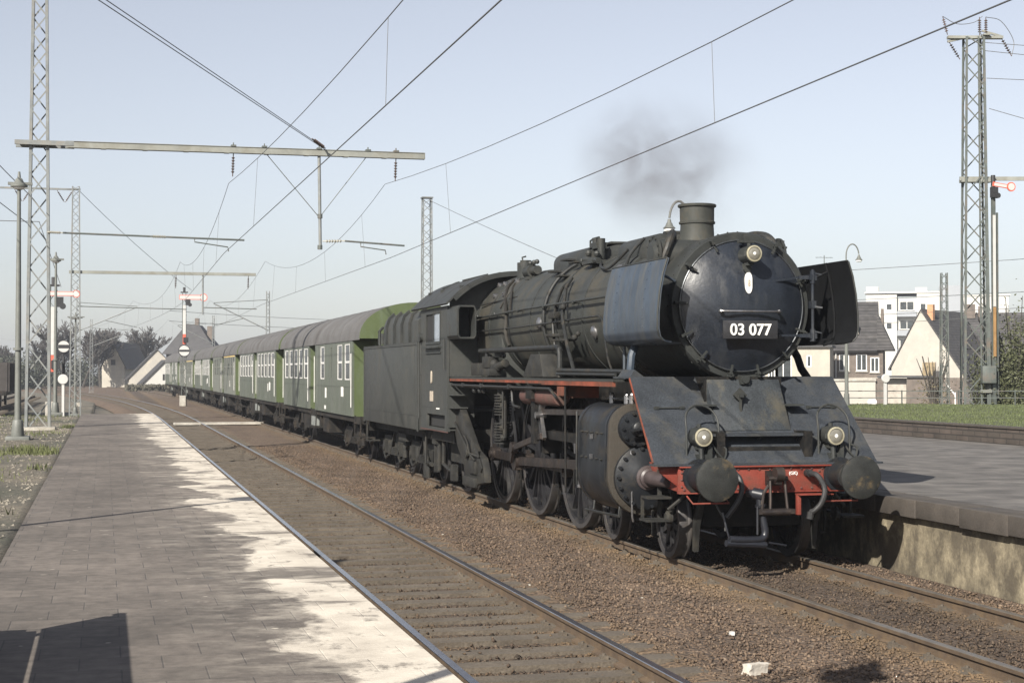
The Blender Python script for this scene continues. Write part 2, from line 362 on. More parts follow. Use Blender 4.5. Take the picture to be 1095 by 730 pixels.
# ------------------------------------------------------------------ ground
rng = np.random.default_rng(7)
def sstep(a, b, x):
    t = np.clip((x - a) / (b - a), 0, 1); return t * t * (3 - 2 * t)
def ground_h(x, y):
    z = np.full(np.shape(x), -.45)
    left = .70 * (1 - sstep(-8.28, -8.2, x)) * (1 - sstep(56, 84, y)) * sstep(-21, -15, x)
    leftfar = .40 * (1 - sstep(-21, -15, x)) * (1 - sstep(56, 84, y))
    z = np.where(x < -8.25, np.maximum(-.3, -.3 + (left + leftfar) * 1.44), z)
    rightz = np.where(x > 10.75, 1.02, z)
    v = x * .2448 + y * .9696                       # depth along the street behind the green
    rightz = np.where((x > 10.75), 1.02 - 1.65 * sstep(57, 64, v), rightz)
    z = rightz
    return z + .035 * np.sin(x * 1.7 + y * .63) * np.sin(y * 1.1 - x * .4) * (x < -8.4) * (y < 120)
def ground():
    xs = np.concatenate([np.linspace(-900, -60, 12), np.linspace(-50, -16, 18), np.linspace(-15, -8.7, 20), [-8.55, -8.42, -8.3, -8.2], np.linspace(-7, 10, 12), [10.6, 10.75, 10.8, 11], np.linspace(12, 60, 40), np.linspace(70, 900, 16)])
    ys = np.concatenate([np.linspace(-60, 0, 8), np.linspace(2, 130, 110), np.linspace(135, 300, 30), np.linspace(330, 1600, 14)])
    X, Y = np.meshgrid(xs, ys); Z = ground_h(X, Y); nx, ny = len(xs), len(ys)
    V = np.stack([X.ravel(), Y.ravel(), Z.ravel()], 1)
    F = [(j * nx + i, j * nx + i + 1, (j + 1) * nx + i + 1, (j + 1) * nx + i) for j in range(ny - 1) for i in range(nx - 1)]
    m = bpy.data.materials.new('earth'); m.use_nodes = True
    n = m.node_tree.nodes; l = m.node_tree.links; p = n['Principled BSDF']; p.inputs['Roughness'].default_value = .95
    tc = n.new('ShaderNodeTexCoord')
    def noise(s_, d=8, r=.65):
        q = n.new('ShaderNodeTexNoise'); q.inputs['Scale'].default_value = s_; q.inputs['Detail'].default_value = d; q.inputs['Roughness'].default_value = r; l.new(tc.outputs['Object'], q.inputs['Vector']); return q
    def ramp(src, st):
        c = n.new('ShaderNodeValToRGB'); e = c.color_ramp.elements
        e[0].position, e[0].color = st[0][0], (*st[0][1], 1); e[1].position, e[1].color = st[-1][0], (*st[-1][1], 1)
        for po, co in st[1:-1]:
            q = e.new(po); q.color = (*co, 1)
        l.new(src, c.inputs[0]); return c
    a = ramp(noise(.45).outputs[0], [(.32, (.050, .054, .036)), (.44, (.082, .076, .060)), (.55, (.12, .105, .082)), (.68, (.18, .155, .12))])
    b = ramp(noise(14).outputs[0], [(.35, (.5, .5, .5)), (.5, (.95, .95, .95)), (.66, (1.45, 1.4, 1.3))])
    mx = n.new('ShaderNodeMix'); mx.data_type = 'RGBA'; mx.blend_type = 'MULTIPLY'; mx.inputs[0].default_value = 1
    l.new(a.outputs[0], mx.inputs[6]); l.new(b.outputs[0], mx.inputs[7]); l.new(mx.outputs[2], p.inputs['Base Color'])
    bp = n.new('ShaderNodeBump'); bp.inputs['Strength'].default_value = .6; bp.inputs['Distance'].default_value = .05
    l.new(noise(22).outputs[0], bp.inputs['Height']); l.new(bp.outputs[0], p.inputs['Normal'])
    tag(mesh_np('ground', V.tolist(), F, m, smooth=True), kind='structure')
ground()

# ballast bed, with the rust-brown staining along the rails
def ballast_bed():
    ys = np.concatenate([np.linspace(-12, 60, 145), np.linspace(62, 420, 120)])
    tt = np.linspace(0, 1, 60); V = []; nx = len(tt)
    for y in ys:
        x0 = off_near(y) - (1.74 if y < 58 else 2.3); x1 = off_far(y) + (1.69 if y < 90 else 2.6)
        for t in tt:
            x = x0 + (x1 - x0) * t
            edge = min(t, 1 - t)
            V.append((x, y, -.130 - (.034 if abs(x - off_near(y)) < 1.2 else 0) + .012 * math.sin(x * 5 + y * 2.1) * math.sin(y * 3.3 - x) - (.0 if y < 57 else .25 * max(0, .06 - edge) / .06)))
    F = [(j * nx + i, j * nx + i + 1, (j + 1) * nx + i + 1, (j + 1) * nx + i) for j in range(len(ys) - 1) for i in range(nx - 1)]
    return mesh_np('ballast_bed', V, F, M['ballast'], smooth=True)
def ballast_material(name, stones):
    m = bpy.data.materials.new(name); m.use_nodes = True
    n = m.node_tree.nodes; l = m.node_tree.links; p = n['Principled BSDF']; p.inputs['Roughness'].default_value = .92
    tc = n.new('ShaderNodeTexCoord'); sep = n.new('ShaderNodeSeparateXYZ'); l.new(tc.outputs['Object'], sep.inputs[0])
    def noise(s_, d=6):
        q = n.new('ShaderNodeTexNoise'); q.inputs['Scale'].default_value = s_; q.inputs['Detail'].default_value = d; l.new(tc.outputs['Object'], q.inputs['Vector']); return q
    if stones:
        g = n.new('ShaderNodeNewGeometry'); fac = g.outputs['Random Per Island']
    else:
        v = n.new('ShaderNodeTexVoronoi'); v.inputs['Scale'].default_value = 22; l.new(tc.outputs['Object'], v.inputs['Vector'])
        sp = n.new('ShaderNodeSeparateColor'); l.new(v.outputs['Color'], sp.inputs[0]); fac = sp.outputs[0]
    cr = n.new('ShaderNodeValToRGB'); e = cr.color_ramp.elements
    e[0].position, e[0].color = 0, (.047, .033, .023, 1); e[1].position, e[1].color = 1, (.175, .132, .096, 1)
    for po, co in ((.35, (.080, .054, .037)), (.7, (.107, .073, .049)), (.95, (.138, .099, .068))):
        q = e.new(po); q.color = (*co, 1)
    l.new(fac, cr.inputs[0])
    # rust: distance from the nearest rail of either track
    ab = []
    for c in (-4.135, 0.):
        s1 = n.new('ShaderNodeMath'); s1.operation = 'SUBTRACT'; s1.inputs[1].default_value = c; l.new(sep.outputs[0], s1.inputs[0])
        s2 = n.new('ShaderNodeMath'); s2.operation = 'ABSOLUTE'; l.new(s1.outputs[0], s2.inputs[0])
        s3 = n.new('ShaderNodeMath'); s3.operation = 'SUBTRACT'; s3.inputs[1].default_value = .78; l.new(s2.outputs[0], s3.inputs[0])
        s4 = n.new('ShaderNodeMath'); s4.operation = 'ABSOLUTE'; l.new(s3.outputs[0], s4.inputs[0]); ab.append(s4)
    mn = n.new('ShaderNodeMath'); mn.operation = 'MINIMUM'; l.new(ab[0].outputs[0], mn.inputs[0]); l.new(ab[1].outputs[0], mn.inputs[1])
    nz = noise(2.3)
    ad = n.new('ShaderNodeMath'); ad.operation = 'MULTIPLY_ADD'; ad.inputs[1].default_value = -.7; l.new(nz.outputs[0], ad.inputs[0]); l.new(mn.outputs[0], ad.inputs[2])
    mr = n.new('ShaderNodeMapRange'); mr.inputs[1].default_value = -.30; mr.inputs[2].default_value = .30; mr.inputs[3].default_value = .85; mr.inputs[4].default_value = 0; l.new(ad.outputs[0], mr.inputs[0])
    mx = n.new('ShaderNodeMix'); mx.data_type = 'RGBA'; l.new(mr.outputs[0], mx.inputs[0]); l.new(cr.outputs[0], mx.inputs[6]); mx.inputs[7].default_value = (.122, .082, .045, 1)
    n2 = noise(.8); m2 = n.new('ShaderNodeMapRange'); m2.inputs[1].default_value = .3; m2.inputs[2].default_value = .7; m2.inputs[3].default_value = .78; m2.inputs[4].default_value = 1.2; l.new(n2.outputs[0], m2.inputs[0])
    mm = n.new('ShaderNodeMix'); mm.data_type = 'RGBA'; mm.blend_type = 'MULTIPLY'; mm.inputs[0].default_value = 1; l.new(mx.outputs[2], mm.inputs[6]); l.new(m2.outputs[0], mm.inputs[7])
    # oil dripped between the rails
    sgn = []
    for c in (-4.135, 0.):
        q = n.new('ShaderNodeMath'); q.operation = 'SUBTRACT'; q.inputs[1].default_value = c; l.new(sep.outputs[0], q.inputs[0])
        r_ = n.new('ShaderNodeMath'); r_.operation = 'ABSOLUTE'; l.new(q.outputs[0], r_.inputs[0])
        t_ = n.new('ShaderNodeMapRange'); t_.inputs[1].default_value = .45; t_.inputs[2].default_value = .80; t_.inputs[3].default_value = .62; t_.inputs[4].default_value = 1.; l.new(r_.outputs[0], t_.inputs[0]); sgn.append(t_)
    ml = n.new('ShaderNodeMath'); ml.operation = 'MULTIPLY'; l.new(sgn[0].outputs[0], ml.inputs[0]); l.new(sgn[1].outputs[0], ml.inputs[1])
    mo = n.new('ShaderNodeMix'); mo.data_type = 'RGBA'; mo.blend_type = 'MULTIPLY'; mo.inputs[0].default_value = 1; l.new(mm.outputs[2], mo.inputs[6]); l.new(ml.outputs[0], mo.inputs[7]); mm = mo
    l.new(mm.outputs[2], p.inputs['Base Color'])
    if not stones:
        bp = n.new('ShaderNodeBump'); bp.inputs['Strength'].default_value = 1.; bp.inputs['Distance'].default_value = .03
        l.new(v.outputs['Distance'], bp.inputs['Height']); bp.invert = True; l.new(bp.outputs[0], p.inputs['Normal'])
    return m
M['ballast'] = ballast_material('ballast', False); M['stone'] = ballast_material('ballast_stone', True)
tag(ballast_bed(), kind='structure')

def stones():
    """loose ballast stones, thick in front of the camera and thinner further out"""
    N = 125000
    y = 8 + 44 * rng.random(N) ** 1.7
    x = rng.uniform(-5.8, 1.6, N)
    keep = np.ones(N, bool)
    for c in (-4.135, 0.):
        d = np.abs(x - c)
        keep &= ~((np.abs(d - .7525) < .085))
        inn = d < .62                                     # between the rails the stones lie lower and thinner
        keep &= ~(inn & (rng.random(N) < (.30 if c else .2)))
    x, y = x[keep], y[keep]; N = len(x)
    s = rng.uniform(.008, .019, N) * (1 + .5 * rng.random(N) ** 3)
    on_sl = (np.abs(x + 4.135) < 1.25) & ((((y - 4.0) % .62) < .24))
    kk = ~(on_sl & (rng.random(N) < .93)); x, y, s, on_sl = x[kk], y[kk], s[kk], on_sl[kk]; N = len(x)
    z = -.128 + s * .25 + rng.uniform(-.006, .010, N) + np.where(on_sl, .004, np.where(np.abs(x + 4.135) < 1.2, -.034, 0))
    base = np.array([(1, 0, 0), (-1, 0, 0), (0, 1, 0), (0, -1, 0), (0, 0, 1), (0, 0, -1)], float)
    jit = base[None] * rng.uniform(.6, 1.25, (N, 6, 1)) + rng.uniform(-.35, .35, (N, 6, 3))
    jit *= s[:, None, None] * rng.uniform(.7, 1.3, (N, 1, 3)); jit[:, :, 2] *= .8
    a = rng.uniform(0, 2 * PI, N); ca, sa = np.cos(a)[:, None], np.sin(a)[:, None]
    X = jit[:, :, 0] * ca - jit[:, :, 1] * sa + x[:, None]; Y = jit[:, :, 0] * sa + jit[:, :, 1] * ca + y[:, None]; Z = jit[:, :, 2] + z[:, None]
    V = np.stack([X, Y, Z], 2).reshape(-1, 3)
    f0 = np.array([(0, 2, 4), (2, 1, 4), (1, 3, 4), (3, 0, 4), (2, 0, 5), (1, 2, 5), (3, 1, 5), (0, 3, 5)])
    F = (f0[None] + 6 * np.arange(N)[:, None, None]).reshape(-1, 3)
    me = bpy.data.meshes.new('ballast_stones')
    me.vertices.add(len(V)); me.vertices.foreach_set('co', V.ravel())
    me.loops.add(F.size); me.loops.foreach_set('vertex_index', F.ravel().astype(np.int32))
    me.polygons.add(len(F)); me.polygons.foreach_set('loop_start', np.arange(0, F.size, 3, dtype=np.int32))
    me.update(calc_edges=True); me.materials.append(M['stone'])
    ob = bpy.data.objects.new('ballast_stones', me); COL.objects.link(ob)
    tag(ob, 'loose brown grey ballast stones lying between and around the rails', 'ballast', kind='stuff')
stones()

# ------------------------------------------------------------------ rails and sleepers
M['railtop'] = mat('rail_polished', (.46, .46, .50), .22, .95, var=.15, scale=6)
M['railside'] = mat('rail_rust', (.072, .050, .033), .8, var=.3, scale=6, dirt=((.11, .074, .04), .4, 5))
M['raildull'] = mat('rail_dull', (.17, .15, .125), .42, .55, var=.25, scale=6)
M['sleeper'] = mat('sleeper_wood', (.092, .076, .058), .9, var=.35, scale=3, dirt=((.052, .041, .031), .42, 6), bump=.5, bscale=18, fine=.25)
def railway(f, y0, y1, label, top, sl0, gap, sink):
    root = thing('railway_track', label, 'track', (0, 0, 0))
    prof = [(-.062, -.155), (.062, -.155), (.062, -.135), (.012, -.118), (.009, -.045), (.034, -.036), (.036, -.006), (.033, 0), (-.033, 0), (-.036, -.006), (-.034, -.036), (-.009, -.045), (-.012, -.118), (-.062, -.135)]
    ys = list(np.arange(y0, 72, 6.)) + list(np.arange(72, y1, 3.))
    for sgn in (-1, 1):
        V = []; F = []; n = len(prof); MI = []
        for k, y in enumerate(ys):
            x, h = trk(f, y)
            for u, z in prof:
                q = (u + sgn * .7525); V.append((x + q * math.cos(h), y - q * math.sin(h), z))
        for k in range(len(ys) - 1):
            for i in range(n):
                j = (i + 1) % n; F.append((k * n + i, k * n + j, (k + 1) * n + j, (k + 1) * n + i)); MI.append(1 if i in (6, 7, 8) else 0)
        ob = mesh_np('rail', V, F, M['railside'], root); ob.data.materials.append(top)
        ob.data.polygons.foreach_set('material_index', MI); ob.data.update()
    random.seed(3 if sink else 5)
    def one(mb, y):
        x, h = trk(f, y); m = Matrix.Rotation(-h, 3, 'Z')
        dz = random.uniform(-.006, .006)
        mb.box((x, y, -.192 + dz - sink), (2.6, .25 + random.uniform(-.015, .015), .14), m @ Matrix.Rotation(random.uniform(-.012, .012), 3, 'Z'))
        for sg in (-1, 1):
            c = Vector((x, y, 0)) + m @ Vector((sg * .7525, 0, 0))
            mb.box((c.x, c.y, -.126), (.36, .17, .022), m)
            for u in (-.105, .105):
                q = c + m @ Vector((u, 0, 0)); mb.box((q.x, q.y, -.108), (.055, .09, .045), m)
                mb.cyl((q.x, q.y, -.10), (q.x, q.y, -.070), .018, n=6)
    k = 0; y = sl0
    while k < 100:
        mb = MB(); one(mb, y); mb.build('sleeper', 'sleeper', root); y += gap; k += 1
    mb = MB()
    while y < y1 - 5:
        one(mb, y); y += gap
    tag(mb.build('sleeper', 'sleeper', root), kind='stuff')
    return root
railway(off_near, -10, 420, 'empty near railway track with bright polished rails beside the narrow platform', M['railtop'], 6.0, .62, 0)
railway(off_far, -10, 420, 'railway track with dull brown rails carrying the steam train', M['raildull'], 6.0, .62, .02)

# ------------------------------------------------------------------ platforms
def platform_material():
    m = bpy.data.materials.new('platform_paving'); m.use_nodes = True
    n = m.node_tree.nodes; l = m.node_tree.links; p = n['Principled BSDF']; p.inputs['Roughness'].default_value = .88
    tc = n.new('ShaderNodeTexCoord'); sep = n.new('ShaderNodeSeparateXYZ'); l.new(tc.outputs['Object'], sep.inputs[0])
    def noise(s_, d=8, r=.6, sc3=None):
        q = n.new('ShaderNodeTexNoise'); q.inputs['Scale'].default_value = s_; q.inputs['Detail'].default_value = d; q.inputs['Roughness'].default_value = r
        if sc3:
            mp = n.new('ShaderNodeMapping'); mp.inputs['Scale'].default_value = sc3; l.new(tc.outputs['Object'], mp.inputs['Vector']); l.new(mp.outputs[0], q.inputs['Vector'])
        else: l.new(tc.outputs['Object'], q.inputs['Vector'])
        return q
    b = n.new('ShaderNodeTexBrick'); b.offset = .5; b.inputs['Scale'].default_value = 1; b.inputs['Brick Width'].default_value = .42; b.inputs['Row Height'].default_value = .36
    b.inputs['Mortar Size'].default_value = .006; b.inputs['Mortar Smooth'].default_value = .8
    b.inputs['Color1'].default_value = (.104, .089, .077, 1); b.inputs['Color2'].default_value = (.078, .067, .058, 1); b.inputs['Mortar'].default_value = (.055, .049, .045, 1)
    l.new(tc.outputs['Object'], b.inputs['Vector'])
    n1 = noise(.9, 8, .65, (1, .55, 1)); r1 = n.new('ShaderNodeMapRange'); r1.inputs[1].default_value = .3; r1.inputs[2].default_value = .72; r1.inputs[3].default_value = .72; r1.inputs[4].default_value = 1.5; l.new(n1.outputs[0], r1.inputs[0])
    n1b = noise(9, 6); r1b = n.new('ShaderNodeMapRange'); r1b.inputs[1].default_value = .3; r1b.inputs[2].default_value = .7; r1b.inputs[3].default_value = .72; r1b.inputs[4].default_value = 1.28; l.new(n1b.outputs[0], r1b.inputs[0])
    mq = n.new('ShaderNodeMath'); mq.operation = 'MULTIPLY'; l.new(r1.outputs[0], mq.inputs[0]); l.new(r1b.outputs[0], mq.inputs[1])
    mx = n.new('ShaderNodeMix'); mx.data_type = 'RGBA'; mx.blend_type = 'MULTIPLY'; mx.inputs[0].default_value = 1; l.new(b.outputs[0], mx.inputs[6]); l.new(mq.outputs[0], mx.inputs[7])
    # worn pale cement wash along the platform edge
    pos = n.new('ShaderNodeMath'); pos.operation = 'ADD'; pos.inputs[1].default_value = -1.185; l.new(sep.outputs[0], pos.inputs[0])      # 0 at the edge, negative inwards
    nw = noise(.85, 10, .60, (1.0, .75, 1)); wv = n.new('ShaderNodeMath'); wv.operation = 'MULTIPLY_ADD'; wv.inputs[1].default_value = 1.9; wv.inputs[2].default_value = -.62; l.new(nw.outputs[0], wv.inputs[0])
    sm = n.new('ShaderNodeMath'); sm.operation = 'ADD'; l.new(pos.outputs[0], sm.inputs[0]); l.new(wv.outputs[0], sm.inputs[1])
    wm = n.new('ShaderNodeMapRange'); wm.inputs[1].default_value = -.30; wm.inputs[2].default_value = -.20; l.new(sm.outputs[0], wm.inputs[0])
    # cross-wise worn bands that break the wash up
    nb = noise(.7, 6, .6, (.5, 1.5, 1)); bm_ = n.new('ShaderNodeMapRange'); bm_.inputs[1].default_value = .55; bm_.inputs[2].default_value = .60; bm_.inputs[3].default_value = 1; bm_.inputs[4].default_value = .12; l.new(nb.outputs[0], bm_.inputs[0])
    ns = noise(3.2, 9, .7, (1, .6, 1)); sp = n.new('ShaderNodeMapRange'); sp.inputs[1].default_value = .54; sp.inputs[2].default_value = .62; sp.inputs[3].default_value = 1; sp.inputs[4].default_value = .15; l.new(ns.outputs[0], sp.inputs[0])
    wa = n.new('ShaderNodeMath'); wa.operation = 'MULTIPLY'; l.new(wm.outputs[0], wa.inputs[0]); l.new(bm_.outputs[0], wa.inputs[1])
    wb_ = n.new('ShaderNodeMath'); wb_.operation = 'MULTIPLY'; l.new(wa.outputs[0], wb_.inputs[0]); l.new(sp.outputs[0], wb_.inputs[1])
    # thin remains of the wash, washed out towards the middle
    th = n.new('ShaderNodeMapRange'); th.inputs[1].default_value = -1.0; th.inputs[2].default_value = -.25; th.inputs[4].default_value = .5; l.new(sm.outputs[0], th.inputs[0])
    nt_ = noise(2.6, 10, .72, (.8, 1.3, 1)); tn = n.new('ShaderNodeMapRange'); tn.inputs[1].default_value = .46; tn.inputs[2].default_value = .62; l.new(nt_.outputs[0], tn.inputs[0])
    tm = n.new('ShaderNodeMath'); tm.operation = 'MULTIPLY'; l.new(th.outputs[0], tm.inputs[0]); l.new(tn.outputs[0], tm.inputs[1])
    tx = n.new('ShaderNodeMath'); tx.operation = 'MAXIMUM'; l.new(tm.outputs[0], tx.inputs[0]); l.new(wb_.outputs[0], tx.inputs[1]); wb_ = tx
    # stray flecks of the same wash further in
    nf = noise(5, 4, .5, (1, 2.2, 1)); ff = n.new('ShaderNodeMapRange'); ff.inputs[1].default_value = .71; ff.inputs[2].default_value = .74; ff.inputs[4].default_value = .8; l.new(nf.outputs[0], ff.inputs[0])
    wc = n.new('ShaderNodeMath'); wc.operation = 'MAXIMUM'; l.new(wb_.outputs[0], wc.inputs[0]); l.new(ff.outputs[0], wc.inputs[1])
    wcol = n.new('ShaderNodeValToRGB'); e = wcol.color_ramp.elements; e[0].position, e[0].color = .3, (.32, .285, .24, 1); e[1].position, e[1].color = .6, (.52, .475, .405, 1); l.new(noise(2.2, 8).outputs[0], wcol.inputs[0])
    m3 = n.new('ShaderNodeMix'); m3.data_type = 'RGBA'; l.new(wc.outputs[0], m3.inputs[0]); l.new(mx.outputs[2], m3.inputs[6]); l.new(wcol.outputs[0], m3.inputs[7])
    # asphalt repairs
    na = noise(1.5, 6, .6); am = n.new('ShaderNodeMapRange'); am.inputs[1].default_value = .655; am.inputs[2].default_value = .67; am.inputs[4].default_value = .75; l.new(na.outputs[0], am.inputs[0])
    m4 = n.new('ShaderNodeMix'); m4.data_type = 'RGBA'; l.new(am.outputs[0], m4.inputs[0]); l.new(m3.outputs[2], m4.inputs[6]); m4.inputs[7].default_value = (.085, .079, .075, 1)
    l.new(m4.outputs[2], p.inputs['Base Color'])
    ht = n.new('ShaderNodeMath'); ht.operation = 'MULTIPLY_ADD'; ht.inputs[1].default_value = -.7; l.new(b.outputs['Fac'], ht.inputs[0]); l.new(noise(30, 6).outputs[0], ht.inputs[2])
    bp = n.new('ShaderNodeBump'); bp.inputs['Strength'].default_value = .4; bp.inputs['Distance'].default_value = .008; l.new(ht.outputs[0], bp.inputs['Height']); l.new(bp.outputs[0], p.inputs['Normal'])
    return m
M['paving'] = platform_material()
M['paving2'] = tile_mat('right_platform_paving', (.108, .100, .092), (.078, .072, .067), (.055, .05, .047), .9, .30, 'xy', .85, .010, .3, .38)
M['coping'] = mat('coping_dark', (.052, .044, .037), .85, var=.25, scale=4, fine=.2, bump=.2)
def wall_material():
    m = mat('platform_wall', (.27, .23, .155), .9, var=.35, scale=2.2, dirt=((.045, .036, .026), .80, 2.6), streak=.7, bump=.5, bscale=9, fine=.2)
    return m
M['platwall'] = wall_material()
tl = thing('station_platform', 'narrow platform of brown pavers with a worn whitish edge', 'platform', (-7, 25, .755))
ORG = Vector((0, 0, 0))
mb = MB(); mb.bb(-8.3, -5.815, -8, 59.2, .60, .755)
o = mb.build('paving', 'paving', tl, org=(-7, 25, .755)); 
mb = MB(); mb.bb(-8.25, -5.86, -7.9, 59.1, -.45, .597); mb.build('platform_wall', 'platwall', tl, org=(-7, 25, .755))
tr = thing('station_platform', 'wide platform with dark coping above a stained wall beside the engine', 'platform', (6, 30, .755))
mb = MB(); mb.bb(2.15, 10.55, -10, 92, .55, .755); mb.build('paving', 'paving2', tr, org=(6, 30, .755))
mb = MB()
y = -10.
random.seed(4)
while y < 92:
    L = random.choice((1.0, 1.0, 1.0, 1.2)); dz = random.choice((0, 0, .003, .006)); dx = random.uniform(-.006, .006)
    mb.bb(1.70 + dx, 2.147, y + .006, y + L - .006, .54 + random.choice((0, 0, .006, -.012)), .752 + dz); y += L
mb.build('coping', 'coping', tr, org=(6, 30, .755), bev=.012)
mb = MB(); mb.bb(1.80, 10.5, -9.9, 91.9, -.45, .535); mb.build('platform_wall', 'platwall', tr, org=(6, 30, .755))
wl = thing('retaining_wall', 'low dark stone wall between the wide platform and the green', 'wall', (10.65, 40, .755))
mb = MB(); mb.bb(10.56, 10.84, -10, 92, .5, 1.08); mb.build('stonework', 'lowbrick', wl, org=(10.65, 40, .755))
mb = MB(); mb.bb(10.53, 10.87, -10, 92, 1.083, 1.12); mb.build('cap_course', 'coping', wl, org=(10.65, 40, .755))

# green behind the wall: real blades over a green-brown sheet
M['turf'] = mat('turf', (.058, .068, .026), .95, var=.3, scale=.9, dirt=((.12, .13, .05), .35, 1.1), fine=.35, bump=.5, bscale=24)
M['blade'] = mat('grass_blade', (.068, .084, .030), .8, var=.35, scale=.7, fine=.2)
M['weed'] = mat('weed', (.075, .085, .030), .85, var=.4, scale=2)
def sheet_grid(name, xs, ys, zf, m):
    X, Y = np.meshgrid(xs, ys); Z = zf(X, Y); nx = len(xs)
    V = np.stack([X.ravel(), Y.ravel(), Z.ravel()], 1).tolist()
    return mesh_np(name, V, [(j * nx + i, j * nx + i + 1, (j + 1) * nx + i + 1, (j + 1) * nx + i) for j in range(len(ys) - 1) for i in range(nx - 1)], m, smooth=True)
def gz(x, y):
    v = x * .2448 + y * .9696
    return 1.085 + .02 * np.sin(x * .9) * np.sin(y * .7) - 1.65 * sstep(57.2, 64, v)
tag(sheet_grid('lawn', np.linspace(10.84, 60, 50), np.linspace(-10, 70, 80), gz, M['turf']), kind='structure')
def blades(name, xs, ys, zs, hmin, hmax, wd, m, label, cat):
    N = len(xs); a = rng.uniform(0, 2 * PI, N); h = rng.uniform(hmin, hmax, N); b = rng.uniform(0, .6, N) * h; c = rng.uniform(0, 2 * PI, N)
    dx, dy = np.cos(a) * wd, np.sin(a) * wd
    V = np.empty((N, 3, 3)); V[:, 0] = np.stack([xs - dx, ys - dy, zs], 1); V[:, 1] = np.stack([xs + dx, ys + dy, zs], 1); V[:, 2] = np.stack([xs + np.cos(c) * b, ys + np.sin(c) * b, zs + h], 1)
    ob = mesh_np(name, V.reshape(-1, 3).tolist(), np.arange(3 * N).reshape(-1, 3).tolist(), m)
    tag(ob, label, cat, kind='stuff'); return ob
N = 34000; v = rng.uniform(26, 57.2, N); u = rng.uniform(6, 19, N)     # depth and sideways metres as seen from the platform
gx = u * .9696 + v * .2448 - 7.51; gy = v * .9696 - u * .2448
k = (gx > 10.95); gx, gy = gx[k], gy[k]
blades('grass', gx, gy, gz(gx, gy) - .01, .03, .075, .016, M['blade'], 'short green grass growing behind the low stone wall', 'grass')
xs, ys = [], []
for cx, cy, n_, r_ in ((-9.0, 33.0, 900, .42), (-8.62, 32.0, 500, .22), (-9.6, 29, 160, .5), (-9.3, 24.5, 160, .5), (-8.5, 26.5, 60, .15), (-9.3, 20, 160, .5), (-9.0, 41, 160, .5), (-8.5, 47, 160, .2), (-9.8, 53, 260, 1), (-8.9, 18, 90, .4), (-10.2, 36, 200, .7), (-10, 60, 500, 1.6), (-11.2, 46, 300, 1.2)):
    xs.append(rng.normal(cx, r_ * .6, n_)); ys.append(rng.normal(cy, r_ * 1.7, n_))
xs = np.concatenate(xs); ys = np.concatenate(ys); k = xs < -8.33; xs, ys = xs[k], ys[k]
blades('weeds', xs, ys, ground_h(xs, ys) - .01, .03, .13, .012, M['weed'], 'low green weeds in the gravel beside the narrow platform', 'weeds')
N = 5000; xs = rng.uniform(-13, -8.4, N); ys = 8 + 50 * rng.random(N) ** 1.3; zs = ground_h(xs, ys)
V = []; F = []
for x, y, z in zip(xs.tolist(), ys.tolist(), zs.tolist()):
    s_ = random.uniform(.01, .04); i0 = len(V)
    V += [(x - s_, y, z), (x + s_ * .6, y - s_, z), (x + s_ * .6, y + s_, z), (x + random.uniform(-.3, .3) * s_, y, z + s_ * random.uniform(.5, 1))]
    F += [(i0, i0 + 1, i0 + 3), (i0 + 1, i0 + 2, i0 + 3), (i0 + 2, i0, i0 + 3)]
M['gravel'] = mat('gravel', (.125, .112, .092), .95, var=.4, scale=1.2, fine=.5)
tag(mesh_np('gravel', V, F, M['gravel']), 'pale gravel scattered over the ground beside the narrow platform', 'gravel', kind='stuff')
# ------------------------------------------------------------------ steam locomotive
ORG = Vector((0, 22, 0))
loco = thing('steam_locomotive', 'black steam locomotive with red buffer beam and white number on its round door', 'locomotive', ORG)
BZ = 3.06                                   # boiler centre line
Y = Vector((0, 1, 0))
def circ(r, y, a0=0, a1=360, n=40, cz=BZ):
    return [(r * math.cos(R(a0 + (a1 - a0) * i / n)), y, cz + r * math.sin(R(a0 + (a1 - a0) * i / n))) for i in range(n + 1)]

# frames and inner works
mb = MB()
for sx in (-1, 1):
    mb.bb(sx * .50, sx * .60, 17.62, 31.0, .82, 1.56)
mb.bb(-.5, .5, 18.3, 20.4, .95, 2.2); mb.bb(-.48, .48, 20.41, 26.7, 1.45, 2.12); mb.bb(-.5, .5, 22.9, 23.3, .8, 1.9); mb.bb(-.5, .5, 25.2, 25.5, .8, 1.9); mb.bb(-.48, .48, 17.7, 30.9, 1.30, 1.38)
mb.build('frame', 'grime', loco)
# boiler
mb = MB(); prof = [(.60, 20.55), (.915, 20.56), (.925, 20.62), (.925, 26.6), (.955, 26.7), (.955, 28.7), (.5, 28.72)]
mb.lathe([(r, y - 0) for r, y in prof], (0, 0, BZ), Y, 64)
boiler = mb.build('boiler', 'boiler', loco)
mb = MB()
for y in (20.7, 22.0, 23.35, 24.9, 26.55, 27.6, 28.55):
    r = .955 if y > 26.6 else .925
    mb.lathe([(r - .01, y - .035), (r + .012, y - .033), (r + .012, y + .033), (r - .01, y + .035)], (0, 0, BZ), Y, 64)
build_each(mb, 'boiler_band', 'black', boiler)
mb = MB()                                   # firebox sides and ashpan between the frames
mb.prism([(-.80, 1.9), (-.92, 2.5), (-.945, 3.0), (.945, 3.0), (.92, 2.5), (.80, 1.9), (.5, 1.55), (-.5, 1.55)], 'xz', 26.75, 28.68)
mb.build('firebox', 'boiler', loco, bev=.02)
mb = MB()                                   # wash-out plugs, mud-hole covers and check valves
for y, a in ((27.0, 128), (27.45, 128), (27.9, 128), (28.3, 128), (27.1, 146), (27.8, 146)):
    c = Vector((.955 * math.cos(R(a)), y, BZ + .955 * math.sin(R(a)))); d = Vector((math.cos(R(a)), 0, math.sin(R(a))))
    mb.cyl(c - d * .02, c + d * .03, .055, n=14); mb.cyl(c + d * .03, c + d * .055, .025, n=8)
